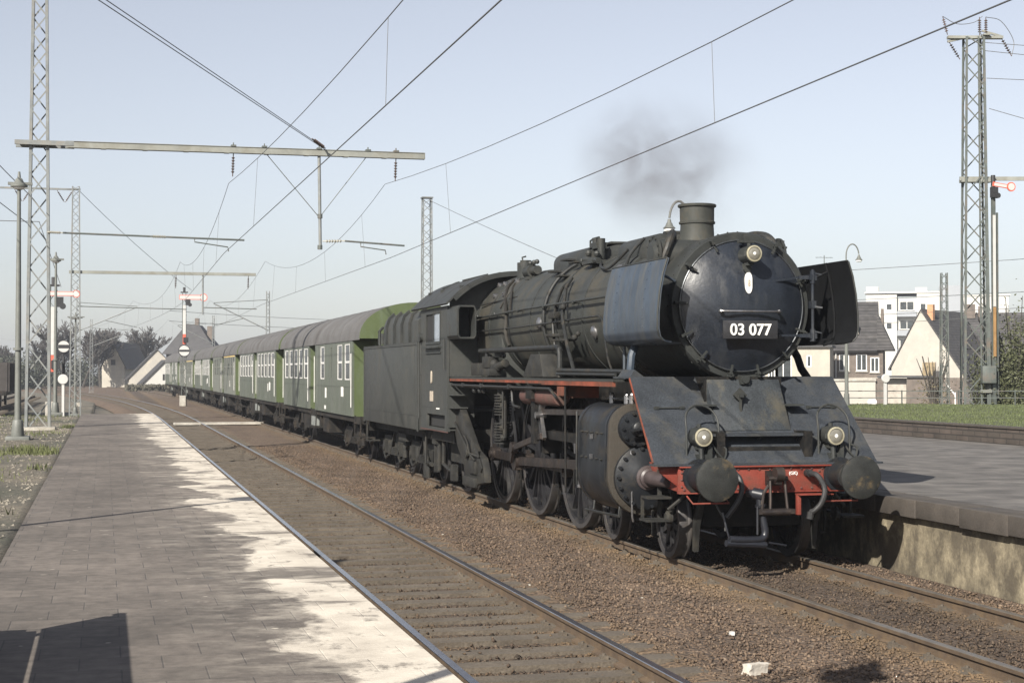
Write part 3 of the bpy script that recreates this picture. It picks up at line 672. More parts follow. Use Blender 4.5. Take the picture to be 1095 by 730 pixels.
for y, a in ((20.95, 141), (24.3, 183), (21.5, 196)):
    c = Vector((.925 * math.cos(R(a)), y, BZ + .925 * math.sin(R(a)))); d = Vector((math.cos(R(a)), 0, math.sin(R(a))))
    mb.lathe([(0, .06), (.06, .045), (.095, .02), (.10, -.03)], c, d, 18)
mb.build('washout_plug', 'steel', boiler)
# smokebox, door
mb = MB()
mb.lathe([(.70, 18.36), (.885, 18.36), (.905, 18.39), (.905, 18.52), (.89, 18.53), (.89, 20.5), (.80, 20.58)], (0, 0, BZ), Y, 72)
sb = mb.build('smokebox', 'black', loco)
mb = MB()
for i in range(44):
    a = 2 * PI * i / 44
    for y in (18.46,): mb.ball((.905 * math.cos(a), y, BZ + .905 * math.sin(a)), .014, 6)
for i in range(30):
    a = PI * i / 29
    mb.ball((.89 * math.cos(a), 20.42, BZ + .89 * math.sin(a)), .013, 6)
mb.build('rivet', 'black', sb)
mb = MB()
mb.lathe([(.80, 18.37), (.80, 18.335), (.785, 18.32)] + [(.77 * math.sin(t), 18.375 - .21 * (math.cos(t) - math.cos(1.25)) / (1 - math.cos(1.25)) - .055) for t in np.linspace(1.25, 0, 12)] if False else [(.80, 18.37), (.80, 18.335), (.785, 18.325)] + [(r, 18.318 - .215 * (1 - (r / .77) ** 2)) for r in np.linspace(.77, 0, 14)], (0, 0, BZ), Y, 72)
door = mb.build('smokebox_door', 'door', loco)
mb = MB()
mb.lathe([(.797, 18.345), (.806, 18.338), (.81, 18.328), (.806, 18.318), (.797, 18.313), (.788, 18.318)], (0, 0, BZ), Y, 72)
mb.build('door_rim', mat('rim_steel', (.07, .075, .08), .25, .6, var=.3, scale=12), door)
# dogs round the rim
for a in (22, 60, 118, 146, 178, 205, 229, 258, 283, 312, 338):
    mb = MB(); ra = R(a); d = Vector((math.cos(ra), 0, math.sin(ra))); c = Vector((0, 18.28, BZ)) + d * .80
    mb.bar(c - d * .07 - Y * .03, c + d * .06 - Y * .02, .024, .022, up=(0, 1, 0)); mb.cyl(c + d * .04 - Y * .075, c + d * .04 + Y * .06, .012, n=8); mb.cyl(c + d * .04 - Y * .05, c + d * .04 - Y * .03, .022, n=6)
    mb.box(c + d * .07, (.03, .08, .03), Matrix.Rotation(-ra, 3, 'Y'))
    mb.build('door_clamp', 'black', door)
mb = MB()                                   # hinge post and straps on the right of the door
mb.cyl((.875, 18.20, BZ - .42), (.875, 18.20, BZ + .45), .020, n=10)
for z in (BZ + .35, BZ - .36):
    mb.bar((.30 if z > BZ else .42, 18.185, z - .06 if z > BZ else z), (.70, 18.215, z), .022, .028); mb.bar((.70, 18.215, z), (.87, 18.20, z), .03, .045); mb.box((.875, 18.24, z), (.09, .14, .07)); mb.cyl((.875, 18.2, z - .07), (.875, 18.2, z + .08), .034, n=10)
    mb.bar((.875, 18.20, z + .06), (.95, 18.10, z + .03), .014)
mb.box((.88, 18.22, BZ + .02), (.06, .1, .09)); mb.bar((.87, 18.2, BZ), (.97, 18.12, BZ - .02), .02)
mb.build('door_hinge', 'door', door)
mb = MB()                                   # handrail across the door
mb.tube([(-.36, 18.18, 2.985), (-.36, 18.07, 2.985), (-.33, 18.055, 2.985), (.36, 18.055, 2.985), (.39, 18.07, 2.985), (.39, 18.18, 2.985)], .013, 8)
for x in (-.36, .39): mb.ball((x, 18.10, 2.985), .026, 8)
mb.build('handrail', 'steel', door)
mb = MB(); mb.bb(-.345, .355, 18.062, 18.095, 2.655, 2.875)
for x in (-.25, .25): mb.bb(x - .02, x + .02, 18.09, 18.22, 2.72, 2.80)
plate = mb.build('number_plate', mat('plate_black', (.018, .018, .02), .45, var=.2), door, bev=.004)
mb = text_mb('03 077', .53, .142, .008)
for v in mb.bm.verts: v.co += Vector((.005, 18.0545, 2.766))
mb.build('lettering', 'white', plate)
mb = MB(); mb.prism([(x * .5, z) for x, z in arc((0, 3.37), .0425 * 2, 0, 180, 12, '2d')] + [(x * .5, z) for x, z in arc((0, 3.285), .0425 * 2, 180, 360, 12, '2d')], 'xz', 18.098, 18.135)
ov = mb.build('emblem_plate', 'white', door)
mb = text_mb('8', .028, .085, .004)
for v in mb.bm.verts: v.co += Vector((0, 18.0935, 3.328))
mb.build('lettering', mat('emblem_grey', (.42, .36, .28), .6, var=.2), ov)
M['ring'] = mat('lamp_ring', (.36, .33, .24), .3, .3, var=.2, scale=20)
def headlamp(c, r, L, hinge=True):
    """lantern with a reflector dish behind a domed glass, looking along -y"""
    c = Vector(c); m1 = MB()
    m1.lathe([(0, .02), (r * .8, .02), (r * .95, .0), (r, -.03), (r, -L + .05), (r * 1.06, -L + .045), (r * 1.06, -L), (r * .86, -L), (r * .84, -L + .03)], c, Y, 28)
    m1.cyl(c + Vector((0, -L * .45, r * .9)), c + Vector((0, -L * .45, r * 1.35)), r * .25, n=10); m1.box(c + Vector((0, -L * .4, -r * 1.1)), (r * .7, L * .5, r * .5))
    if hinge: m1.cyl(c + Vector((-r * 1.05, -L + .02, -.03)), c + Vector((-r * 1.05, -L + .02, .03)), .012, n=6)
    l = m1.build('headlamp', 'black', loco)
    m2 = MB(); m2.lathe([(r * .86, -L + .002), (r * .7, -L - .012), (r * .4, -L - .022), (0, -L - .026)], c, Y, 28); m2.build('lens', 'lens', l); m2 = MB(); m2.ball(c + Vector((0, -L - .018, 0)), r * .24, 12, (1, .45, 1)); m2.build('bulb', 'white', l)
    m3 = MB(); m3.lathe([(r * .80, -L - .010), (r * .80, -L - .018), (r * .97, -L - .014), (r * .97, -L - .001)], c, Y, 28, closed=True); m3.build('lens_ring', 'ring', l)
    return l
headlamp((0, 18.22, 3.67), .100, .28)
for x in (-.80, .86): headlamp((x, 17.80, 1.505), .110, .26)
mb = MB(); mb.box((0, 18.22, 3.50), (.10, .10, .12)); mb.box((0, 18.2, 3.44), (.05, .08, .10)); mb.box((.0, 18.2, 3.83), (.18, .10, .03)); mb.box((0, 18.25, 3.88), (.05, .1, .1)); mb.cyl((0, 18.13, 3.5), (0, 18.2, 3.5), .05)
build_each(mb, 'lamp_bracket', 'black', door)
# chimney
mb = MB()
mb.lathe([(.30, 3.80), (.255, 3.90), (.225, 4.02), (.218, 4.16), (.218, 4.185), (.235, 4.19), (.238, 4.215), (.224, 4.225), (.226, 4.40), (.250, 4.412), (.254, 4.435), (.242, 4.445), (.205, 4.445), (.195, 3.9), (0, 3.9)], (0, 19.85, 0), (0, 0, 1), 40)
mb.build('chimney', 'greygrime' if False else mat('chimney_grey', (.036, .038, .034), .6, spec=.3, var=.2, scale=4, dirt=((.055, .048, .036), .35, 4), bump=.1), loco)
# cladding saddle behind the chimney
def saddle(hw, z0, zt, rr):
    pts = [(-hw, z0)] + [(-hw + rr - rr * math.cos(t), zt - rr + rr * math.sin(t) * .9) for t in np.linspace(0, PI / 2, 7)] + [(hw - rr + rr * math.sin(t), zt - rr + rr * math.cos(t) * .9) for t in np.linspace(0, PI / 2, 7)] + [(hw, z0)]
    return pts
mb = MB(); mb.prism(saddle(.54, 3.70, 4.115, .20), 'xz', 20.25, 21.6); mb.build('feedwater_dome', 'black', loco, bev=.06)
mb = MB(); mb.prism(saddle(.36, 3.75, 4.13, .10), 'xz', 20.5, 21.2); mb.box((-.1, 20.42, 4.12), (.3, .16, .05)); mb.build('dome_lid', 'black', loco, bev=.02)
# transverse preheater drum ahead of the chimney
mb = MB(); mb.lathe([(0, -.90), (.14, -.89), (.19, -.85), (.20, -.81), (.20, .81), (.19, .85), (.14, .89), (0, .90)], (0, 19.15, 3.72), (1, 0, 0), 30)
for sx in (-1, 1):
    for i in range(12):
        a = 2 * PI * i / 12; mb.cyl((sx * .82, 19.15 + .225 * math.cos(a), 3.72 + .225 * math.sin(a)), (sx * .87, 19.15 + .225 * math.cos(a), 3.72 + .225 * math.sin(a)), .015, n=6)
    mb.lathe([(.19, sx * .82), (.245, sx * .82), (.245, sx * .85), (.19, sx * .85)], (0, 19.15, 3.72), (1, 0, 0), 30, closed=True)
mb.build('preheater', 'black', loco)
mb = MB()
mb.tube(curve_pts([(-.42, 19.62, 3.88), (-.52, 19.35, 4.00), (-.64, 19.05, 3.97), (-.74, 18.95, 3.78), (-.84, 19.0, 3.5), (-.93, 19.1, 3.2)]), .052, 10)
mb.tube(curve_pts([(.42, 19.62, 3.88), (.52, 19.35, 4.00), (.64, 19.05, 3.97), (.74, 18.95, 3.78), (.84, 19.0, 3.5)]), .052, 10)
mb.tube(curve_pts([(-.50, 20.5, 4.05), (-.66, 20.6, 3.85), (-.76, 20.5, 3.66), (-.84, 20.2, 3.5)]), .022, 8)
mb.tube(curve_pts([(-.55, 22.3, 3.85), (-.70, 21.8, 3.74), (-.74, 21.3, 3.70), (-.60, 20.9, 3.92)]), .02, 8)
build_each(mb, 'steam_pipe', 'pipe', loco)
# sand and steam domes
mb = MB(); mb.prism(saddle(.42, 3.72, 4.20, .20), 'xz', 23.25, 25.35); d2 = mb.build('sand_dome', 'black', loco, bev=.05)
mb = MB(); mb.prism(saddle(.43, 3.72, 4.15, .24), 'xz', 22.55, 23.22); mb.bb(-.30, .30, 22.65, 23.2, 4.14, 4.18); mb.build('steam_dome', 'black', loco, bev=.05)
mb = MB()
for c, d in (((-.50, 24.2, 4.0), (.16, .30, .022)), ((-.56, 23.5, 3.92), (.18, .30, .022)), ((-.72, 23.7, 3.72), (.20, .26, .022)), ((-.60, 24.6, 3.84), (.16, .24, .022))):
    mb.box(c, d); mb.bar((c[0] + .06, c[1], c[2]), (c[0] + .10, c[1], c[2] - .12), .02)
mb.build('boiler_step', 'greygrime', loco)
mb = MB()                                   # turbo pump and valve block on the boiler back
mb.cyl((-.42, 27.75, 3.86), (-.42, 27.75, 4.15), .15, n=20); mb.cyl((-.42, 27.75, 4.15), (-.42, 27.75, 4.19), .10, n=14); mb.cyl((-.42, 27.25, 3.98), (-.42, 27.6, 3.98), .11, n=16); mb.cyl((-.42, 26.95, 3.98), (-.42, 27.3, 3.98), .075, n=14); mb.box((-.42, 27.4, 3.85), (.26, .6, .05)); mb.tube([(-.42, 27.95, 4.18), (-.42, 28.0, 4.26), (-.35, 28.0, 4.28)], .015)
for y in (27.0, 27.2, 27.45): mb.ball((-.42, y, 4.12), .045, 8)
bmesh.ops.translate(mb.bm, verts=mb.bm.verts, vec=(0, -.65, 0)); mb.build('turbo_generator', 'black', loco)
mb = MB()
mb.box((-.46, 22.75, 3.98), (.24, .22, .20)); mb.box((-.5, 22.6, 4.10), (.16, .34, .09)); mb.cyl((-.5, 22.45, 3.9), (-.5, 22.45, 4.2), .06, n=12); mb.cyl((-.5, 22.75, 4.1), (-.5, 22.75, 4.23), .045, n=10); mb.box((-.55, 22.6, 3.86), (.25, .5, .05)); mb.cyl((-.62, 22.9, 3.92), (-.62, 22.2, 3.86), .045, n=10)
mb.tube([(-.45, 23.15, 3.98), (-.45, 23.15, 4.22), (-.45, 23.0, 4.24), (-.45, 22.72, 4.24), (-.45, 22.68, 4.2), (-.45, 22.68, 4.1)], .016)
for p in ((-.6, 22.35, 3.97), (-.62, 22.7, 4.0), (-.64, 22.95, 3.9)): mb.ball(p, .05, 8)
mb.build('safety_valve', 'black', loco)
# boiler pipes, rails
mb = MB()
rail_p = [(-1.0, 28.45, 3.22), (-1.0, 25.2, 3.26), (-1.0, 19.95, 3.27)]
mb.tube(rail_p, .019, 8)
for y in (20.6, 22.2, 23.8, 25.4, 27.0, 28.3):
    mb.cyl((-1.0, y, 3.25), (-.90, y, 3.25), .016, n=6); mb.ball((-1.0, y, 3.25), .03, 8)
mb.tube([(1.0, 28.45, 3.22), (1.0, 19.95, 3.27)], .019, 8)
mb.build('boiler_handrail', 'black', loco)
mb = MB()
mb.tube([(-1.14, 27.5, 2.62), (-1.14, 22.5, 2.61), (-1.14, 22.42, 2.58), (-1.14, 22.40, 2.5), (-1.14, 22.40, 2.18)], .045, 10)
mb.tube([(-1.14, 27.0, 2.62), (-1.14, 27.0, 2.18)], .035, 8)
mb.tube(circ(.965, 23.95, 100, 205, 24), .030, 8)
mb.tube([(-.8, 22.95, 3.65), (-.92, 22.85, 3.5), (-1.06, 22.55, 3.05), (-1.12, 22.1, 2.65), (-1.16, 21.55, 2.2)], .028, 8)
mb.tube(curve_pts([(-.80, 23.0, 3.62), (-.9, 23.15, 3.48), (-.98, 23.3, 3.1), (-1.0, 23.25, 2.85), (-1.0, 23.15, 2.6)]), .022, 8)
mb.tube(curve_pts([(-.98, 23.4, 3.0), (-.98, 21.4, 3.02), (-.98, 20.95, 3.0), (-1.0, 20.75, 2.85), (-1.05, 20.4, 2.45), (-1.08, 20.1, 2.25)]), .014, 6)
mb.tube([(-1.02, 28.4, 2.98), (-1.0, 25.5, 2.98), (-1.0, 22.9, 3.0)], .014, 6)
mb.tube([(-.93, 28.4, 3.45), (-.80, 26.2, 3.52)], .012, 6); mb.tube([(-1.2, 22.3, 2.28), (-1.2, 19.2, 2.26)], .032, 8); mb.tube([(-1.30, 22.0, 2.23), (-1.3, 19.3, 2.22)], .02, 8)
build_each(mb, 'boiler_pipe', 'pipe', loco)
mb = MB()
mb.tube(curve_pts([(-.55, 27.4, 3.86), (-.72, 27.2, 3.72), (-.86, 26.8, 3.5), (-.97, 26.3, 3.2), (-1.0, 26.2, 2.9), (-.99, 26.0, 2.68)]), .030, 8)
mb.tube(curve_pts([(-.50, 27.2, 3.86), (-.70, 26.9, 3.72), (-.86, 26.4, 3.5), (-.97, 26.05, 3.25)]), .022, 8)
mb.tube(curve_pts([(-.60, 26.9, 3.78), (-.78, 26.8, 3.62), (-.93, 26.9, 3.35)]), .018, 8)
build_each(mb, 'feed_pipe', 'copper', loco)
mb = MB()                                   # pipe brackets, injectors and clack boxes low on the boiler side
for p, d in (((-1.02, 23.15, 3.1), (.10, .22, .10)), ((-1.02, 23.1, 2.8), (.1, .5, .05)), ((-1.02, 22.7, 2.72), (.16, .5, .035)), ((-1.1, 26.9, 2.42), (.18, .35, .2)), ((-1.05, 26.4, 2.55), (.1, .3, .1)), ((-1.2, 26.5, 2.25), (.2, .5, .12)), ((-1.1, 27.6, 2.3), (.2, .5, .22))):
    mb.box(p, d, Matrix.Rotation(.12, 3, 'Z'))
for p, r in (((-1.1, 26.6, 2.38), .09), ((-1.12, 26.2, 2.33), .07), ((-1.05, 27.2, 2.5), .07), ((-1.06, 22.5, 3.2), .05), ((-.98, 22.2, 2.75), .05), ((-1.0, 21.95, 2.80), .04)):
    mb.ball(p, r, 10)
mb.cyl((-1.08, 25.9, 2.4), (-1.14, 26.5, 2.3), .07, n=12); mb.cyl((-1.06, 26.1, 2.5), (-1.06, 26.3, 2.62), .03)
build_each(mb, 'injector', 'greygrime', loco, bev=.01)
mb = MB(); mb.prism([(22.62, 2.18), (22.78, 2.52), (23.32, 2.52), (23.8, 2.18)], 'yz', -1.34, -1.02); mb.build('reversing_box', 'greygrime', loco, bev=.015)
# running board
mb = MB()
for sx in (-1, 1):
    mb.bb(sx * .80, sx * 1.44, 18.95, 29.4, 2.135, 2.165)
rb = mb.build('running_board', 'black', loco)
mb = MB()
for sx in (-1, 1):
    mb.bb(sx * 1.405, sx * 1.447, 18.97, 22.3, 2.075, 2.133); mb.bb(sx * .9, sx * 1.35, 21.28, 21.36, 1.9, 2.06); mb.bb(sx * 1.385, sx * 1.44, 21.2, 21.5, 1.93, 2.058)
build_each(mb, 'valance', 'orange', rb)
mb = MB()
for sx in (-1, 1): mb.bb(sx * 1.405, sx * 1.445, 22.303, 29.38, 2.092, 2.133)
build_each(mb, 'valance', 'orange', rb)
mb = MB()
for x, z, y0, y1 in ((-1.42, 2.02, 21.6, 28.6), (-1.36, 1.99, 22.0, 28.2), (-1.30, 2.03, 21.5, 29.0)):
    mb.tube([(x, y0, z - .12 if x < -1.4 else z), (x, y0 + .35, z), (x, y1, z)], .016 if x > -1.4 else .022, 6)
mb.tube(curve_pts([(-1.38, 24.3, 2.02), (-1.38, 24.28, 1.9), (-1.38, 24.2, 1.75), (-1.36, 23.9, 1.72)]), .022, 8)
for y in (24.3, 26.2, 27.6): mb.box((-1.42, y, 2.03), (.05, .1, .07))
for y in (27.0, 26.6, 26.3): mb.ball((-1.35, y, 1.94), .05, 8)
build_each(mb, 'oil_pipe', 'pipe', rb)
mb = MB()
for sx in (-1, 1): mb.lathe([(0, 21.95), (.12, 21.97), (.135, 22.0), (.135, 23.85), (.12, 23.9), (0, 23.92)], (sx * 1.24, 0, 1.90), Y, 20)
build_each(mb, 'air_tank', 'redgrime', loco)
# cab
mb = MB()
for sx in (-1, 1):                          # side sheets with a window opening
    x0, x1 = sx * 1.455, sx * 1.49
    for a in ((28.62, 31.15, 1.58, 2.80), (28.62, 29.25, 2.80, 3.37), (30.60, 31.15, 2.80, 3.37), (28.62, 31.15, 3.37, 3.46)): mb.bb(x0, x1, *a)
mb.prism([(-1.45, 2.17)] + [(x, 3.45 + .585 * (1 - abs(x / 1.56) ** 3)) for x in np.linspace(-1.45, 1.45, 21)] + [(1.45, 2.17)], 'xz', 28.60, 28.64)
mb.bb(-1.44, 1.44, 28.7, 31.1, 1.54, 1.58)
cab = mb.build('cab', 'tender', loco)
mb = MB(); rp = [(x, 3.46 + .59 * (1 - abs(x / 1.56) ** 3)) for x in np.linspace(-1.56, 1.56, 31)]
mb.sheet(rp, 'xz', 28.30, 31.75, .035); rf = mb.build('cab_roof', 'black', loco)
mb = MB(); mb.sheet([(x, z + .012) for x, z in rp[1:-1]], 'xz', 28.26, 28.32, -.07); mb.box((0, 29.8, 4.09), (.7, 1.0, .06)); mb.box((-.75, 29.6, 4.02), (.4, .5, .05), Matrix.Rotation(-.25, 3, 'Y')); mb.box((-1.0, 30.6, 3.92), (.3, .3, .05), Matrix.Rotation(-.42, 3, 'Y'))
for y in (28.5, 30.2, 31.4): mb.box((-1.25, y, 3.79), (.08, .05, .06))
mb.build('roof_trim', 'black', rf)
mb = MB(); mb.bb(-1.478, -1.466, 29.92, 30.58, 2.82, 3.36); mb.bb(1.466, 1.478, 29.25, 30.6, 2.80, 3.37); mb.build('window_pane', 'dark', cab)
mb = MB(); mb.bb(-1.484, -1.470, 29.30, 29.86, 2.82, 3.35); mb.build('window_pane', mat('pane_reflection', (.20, .23, .27), .15, var=.15), cab)  # bright reflection put into the colour of this pane
mb = MB()
for y in (29.26, 29.88, 30.59): mb.bb(-1.502, -1.462, y - .025, y + .025, 2.79, 3.38)
for z in (2.80, 3.37): mb.bb(-1.506, -1.46, 29.24, 30.61, z - .025, z + .025)
mb.bb(-1.56, -1.49, 29.2, 30.6, 2.70, 2.735); mb.bb(-1.515, -1.49, 29.2, 30.6, 2.60, 2.63)
mb.build('window_frame', 'black', cab)
mb = MB()                                   # front spectacle window in its deep hood
hood = [(-1.50, 2.90), (-1.46, 2.84), (-1.20, 2.84), (-1.16, 2.90), (-1.16, 3.36), (-1.20, 3.43), (-1.46, 3.43), (-1.50, 3.36)]
hin = [(-1.475, 2.91), (-1.45, 2.87), (-1.21, 2.87), (-1.185, 2.91), (-1.185, 3.35), (-1.21, 3.40), (-1.45, 3.40), (-1.475, 3.35)]
mb.strip(hood + hood[:1], hin + hin[:1], 'xz', 27.72, 28.61); hd = mb.build('window_hood', 'black', cab)
mb = MB(); mb.prism(hin, 'xz', 28.2, 28.22); mb.build('window_pane', 'dark', hd)
mb = MB()                                   # lower cab frame, foot box and steps
mb.bb(-1.49, -1.44, 28.62, 31.15, 1.46, 1.578); mb.bb(-1.49, -1.44, 28.62, 28.86, 1.22, 1.46); mb.bb(-1.49, -1.44, 30.55, 31.15, 1.22, 1.46); mb.bb(-1.49, -1.44, 28.62, 31.15, 1.17, 1.22); mb.bb(-1.44, -.9, 28.62, 31.1, 1.19, 1.215); mb.bb(1.44, 1.49, 28.62, 31.15, 1.17, 1.578)
mb.bb(-1.47, -1.0, 28.58, 28.62, 1.25, 2.06); mb.bb(-1.46, -1.38, 28.62, 28.72, 1.9, 2.05)
for z in (1.6, 1.83): mb.bb(-1.47, -1.2, 28.2, 28.58, z, z + .02)
build_each(mb, 'cab_step', 'tender', loco)
mb = MB(); mb.bb(-1.40, -1.37, 28.87, 30.54, 1.23, 1.455); mb.build('step_opening', 'dark', loco)
mb = MB(); mb.bb(-1.495, -1.485, 28.6, 31.15, 1.150, 1.168); mb.build('step_edge', 'redgrime', loco)
mb = MB()
mb.prism(arc((30.08, 2.22), .055, 0, 180, 8, '2d') + arc((30.08, 2.09), .055, 180, 360, 8, '2d'), 'yz', -1.503, -1.489); mb.bb(-1.503, -1.489, 29.93, 30.08 + .12, 1.70, 1.89)
mb.build('builder_plate', mat('plate_tan', (.36, .31, .25), .5, var=.25, scale=30), cab)
mb = MB(); mb.bb(-1.501, -1.490, 29.35, 29.6, 1.56, 1.585); mb.build('stencil_mark', 'white', cab)
mb = MB(); mb.tube([(-1.53, 31.12, 3.0), (-1.53, 31.12, 1.35)], .018, 6); mb.tube([(-1.53, 28.72, 2.85), (-1.53, 28.72, 2.3)], .016, 6); mb.lathe([(.0, -.05), (.09, -.05), (.09, .03), (.06, .04), (0, .04)], (-1.5, 31.05, 2.92), (1, 0, 0), 14)
for z in (1.4, 2.2, 2.95): mb.cyl((-1.53, 31.12, z), (-1.47, 31.12, z), .012, n=6)
mb.build('cab_handrail', 'black', loco)
# deflectors (smoke plates)
dp = [(1.00, 2.585), (1.12, 2.590), (1.20, 2.61), (1.25, 2.66), (1.272, 2.75), (1.270, 2.95), (1.245, 3.20), (1.205, 3.42), (1.150, 3.60)]
for sx in (-1, 1):
    mb = MB()
    ys = [17.78, 17.80, 17.86, 19.80, 19.87, 19.90]
    n = len(dp)
    def pt(i, y, o):
        x, z = dp[i]; x += o
        # rounded front and rear ends
        if y in (17.78, 19.90): z = 2.60 + (z - 2.585) * .97
        if y in (17.80, 19.87): z = 2.59 + (z - 2.585) * .988
        return (sx * x, y, z)
    grid = [[[mb.bm.verts.new(pt(i, y, o)) for i in range(n)] for y in ys] for o in (0, -.022)]
    for o in (0, 1):
        for a in range(len(ys) - 1):
            for i in range(n - 1):
                q = grid[o]; mb.bm.faces.new((q[a][i], q[a][i + 1], q[a + 1][i + 1], q[a + 1][i]))
    for a in range(len(ys) - 1):
        for i in (0, n - 1): mb.bm.faces.new((grid[0][a][i], grid[0][a + 1][i], grid[1][a + 1][i], grid[1][a][i]))
    for a in (0, len(ys) - 1):
        for i in range(n - 1): mb.bm.faces.new((grid[0][a][i], grid[0][a][i + 1], grid[1][a][i + 1], grid[1][a][i]))
    df = mb.build('smoke_deflector', 'deflector' if sx < 0 else 'shadeblack', loco)
    mb = MB()
    for y in (18.35, 19.45):
        mb.tube([(sx * (dp[i][0] - .035), y, dp[i][1]) for i in range(1, n)], .018, 6)
        mb.tube([(sx * 1.16, y, 3.5), (sx * .85, y, 3.35)], .018, 6); mb.bar((sx * 1.22, y, 2.68), (sx * .90, y, 2.62), .05, .02)
    mb.tube([(sx * 1.05, 19.25, 2.60), (sx * 1.12, 19.2, 2.45), (sx * 1.15, 19.15, 2.3), (sx * 1.2, 19.05, 2.17)], .05, 8); mb.tube([(sx * 1.05, 19.7, 2.60), (sx * 1.05, 19.7, 2.17)], .02, 6)
    build_each(mb, 'deflector_stay', 'deflector' if sx < 0 else 'shadeblack', df)
    mb = MB(); mb.tube([(sx * 1.148, 17.80, 3.592), (sx * 1.148, 19.88, 3.592)], .013, 6); mb.tube([(sx * (dp[k_][0] + .002), 17.785, 2.60 + (dp[k_][1] - 2.585) * .97) for k_ in range(2, n)], .011, 6)
    mb.build('edge_bead', 'black', df)
    mb = MB()
    for y in (18.33, 19.45):
        for k_ in range(4, n - 1):
            for f_ in (.25, .75):
                a_ = Vector((sx * dp[k_][0], y, dp[k_][1])); b_ = Vector((sx * dp[k_ + 1][0], y, dp[k_ + 1][1])); mb.ball(a_.lerp(b_, f_), .009, 6)
    mb.build('rivet', 'deflector' if sx < 0 else 'shadeblack', df)
# front apron
AP = lambda z: 17.56 + (z - 1.20) * 1.06
mb = MB()
def plate_quad(mb, pts, th):
    a = [Vector(p) for p in pts]; nrm = (a[1] - a[0]).cross(a[2] - a[0]).normalized() * th
    A = [mb.bm.verts.new(p) for p in a]; B = [mb.bm.verts.new(p - nrm) for p in a]; n = len(a)
    mb.bm.faces.new(A); mb.bm.faces.new(B[::-1])
    for i in range(n): mb.bm.faces.new((A[i], B[i], B[(i + 1) % n], A[(i + 1) % n]))
plate_quad(mb, [(-1.40, AP(1.20), 1.20), (1.40, AP(1.20), 1.20), (1.33, AP(2.2), 2.2), (-1.33, AP(2.2), 2.2)], .022)
mb.bb(-1.42, 1.42, 17.44, 17.66, 1.178, 1.20)
mb.bb(-1.33, 1.33, 18.615, 19.3, 2.178, 2.20); mb.prism([(-1.30, 2.20), (-1.24, 2.285), (-1.12, 2.20)], 'xz', 18.72, 19.2)
apron = mb.build('apron', 'apron', loco)
mb = MB(); plate_quad(mb, [(-1.408, AP(1.20) + .012, 1.22), (-1.395, AP(1.20) + .012, 1.22), (-1.325, AP(2.2) + .012, 2.19), (-1.338, AP(2.2) + .012, 2.19)], .03); mb.build('apron_edge', 'orange', apron)
mb = MB(); mb.prism([(17.93, 1.56), (18.30, 2.17), (18.62, 2.20), (18.62, 1.90)], 'yz', -.47, .47); cp = mb.build('saddle_panel', mat('apron_streaked', (.030, .034, .038), .5, spec=.22, var=.22, scale=4, dirt=((.085, .075, .052), .24, 2.6), streak=.12, fine=.3), loco, bev=.01)
mb = MB(); mb.prism([(-.62, 17.66), (.66, 17.66), (.66, 17.93), (-.62, 17.93)], 'xy', 1.505, 1.535)
for x in (-.5, 0, .5): mb.bar((x, 17.74, 1.50), (x, 17.90, 1.40), .03)
mb.build('foot_shelf', 'apron', loco)
mb = MB()
mb.box((-.12, 18.10, 1.98), (.12, .05, .12), Matrix.Rotation(PI / 4, 3, 'Y')); mb.box((-.12, 18.06, 1.98), (.05, .06, .05)); mb.box((-.12, 18.08, 1.86), (.025, .03, .2)); mb.box((0, 18.28, 2.16), (.12, .12, .10)); mb.cyl((0, 18.2, 2.17), (0, 18.3, 2.17), .05)
for x in (-.45, .47): mb.box((x + (.10 if x > 0 else -.10), 18.12, 1.86), (.22, .18, .022)); mb.bar((x + (.02 if x > 0 else -.02), 18.16, 1.85), (x, 18.2, 1.74), .03)
for x in (-1.14, -.82, .82, 1.14): mb.box((x, AP(1.83) - .02, 1.83), (.06, .03, .035)); mb.cyl((x, AP(1.83) - .04, 1.83), (x, AP(1.83), 1.83), .015, n=6)
mb.tube([(-1.13, AP(1.83) - .03, 1.83), (-.83, AP(1.83) - .03, 1.83)], .008, 6); mb.tube([(1.13, AP(1.83) - .03, 1.83), (.83, AP(1.83) - .03, 1.83)], .008, 6)
build_each(mb, 'lamp_iron', 'black', loco)
for sx, cx in ((-1, -.76), (1, .90)):
    mb = MB()
    mb.tube([(cx - .20, 17.66, 1.2), (cx - .20, 17.68, 1.62)] + [(cx - .20 * math.cos(t), 17.70 + .10 * math.sin(t), 1.68 + .19 * math.sin(t)) for t in np.linspace(0, PI, 12)] + [(cx + .20, 17.68, 1.62), (cx + .20, 17.66, 1.22)], .013, 8)
    mb.tube(curve_pts([(cx + .10, 17.62, 1.42), (cx + .16, 17.6, 1.32), (cx + .24, 17.6, 1.25), (cx + .27, 17.62, 1.36), (cx + .20, 17.64, 1.40)]), .011, 6); mb.tube([(cx - .05, 17.6, 1.40), (cx - .05, 17.58, 1.2)], .03, 8)
    mb.box((cx + .06, 17.62, 1.30), (.05, .08, .2)); mb.box((cx, 17.66, 1.25), (.2, .12, .1))
    mb.build('grab_rail', 'black', loco)
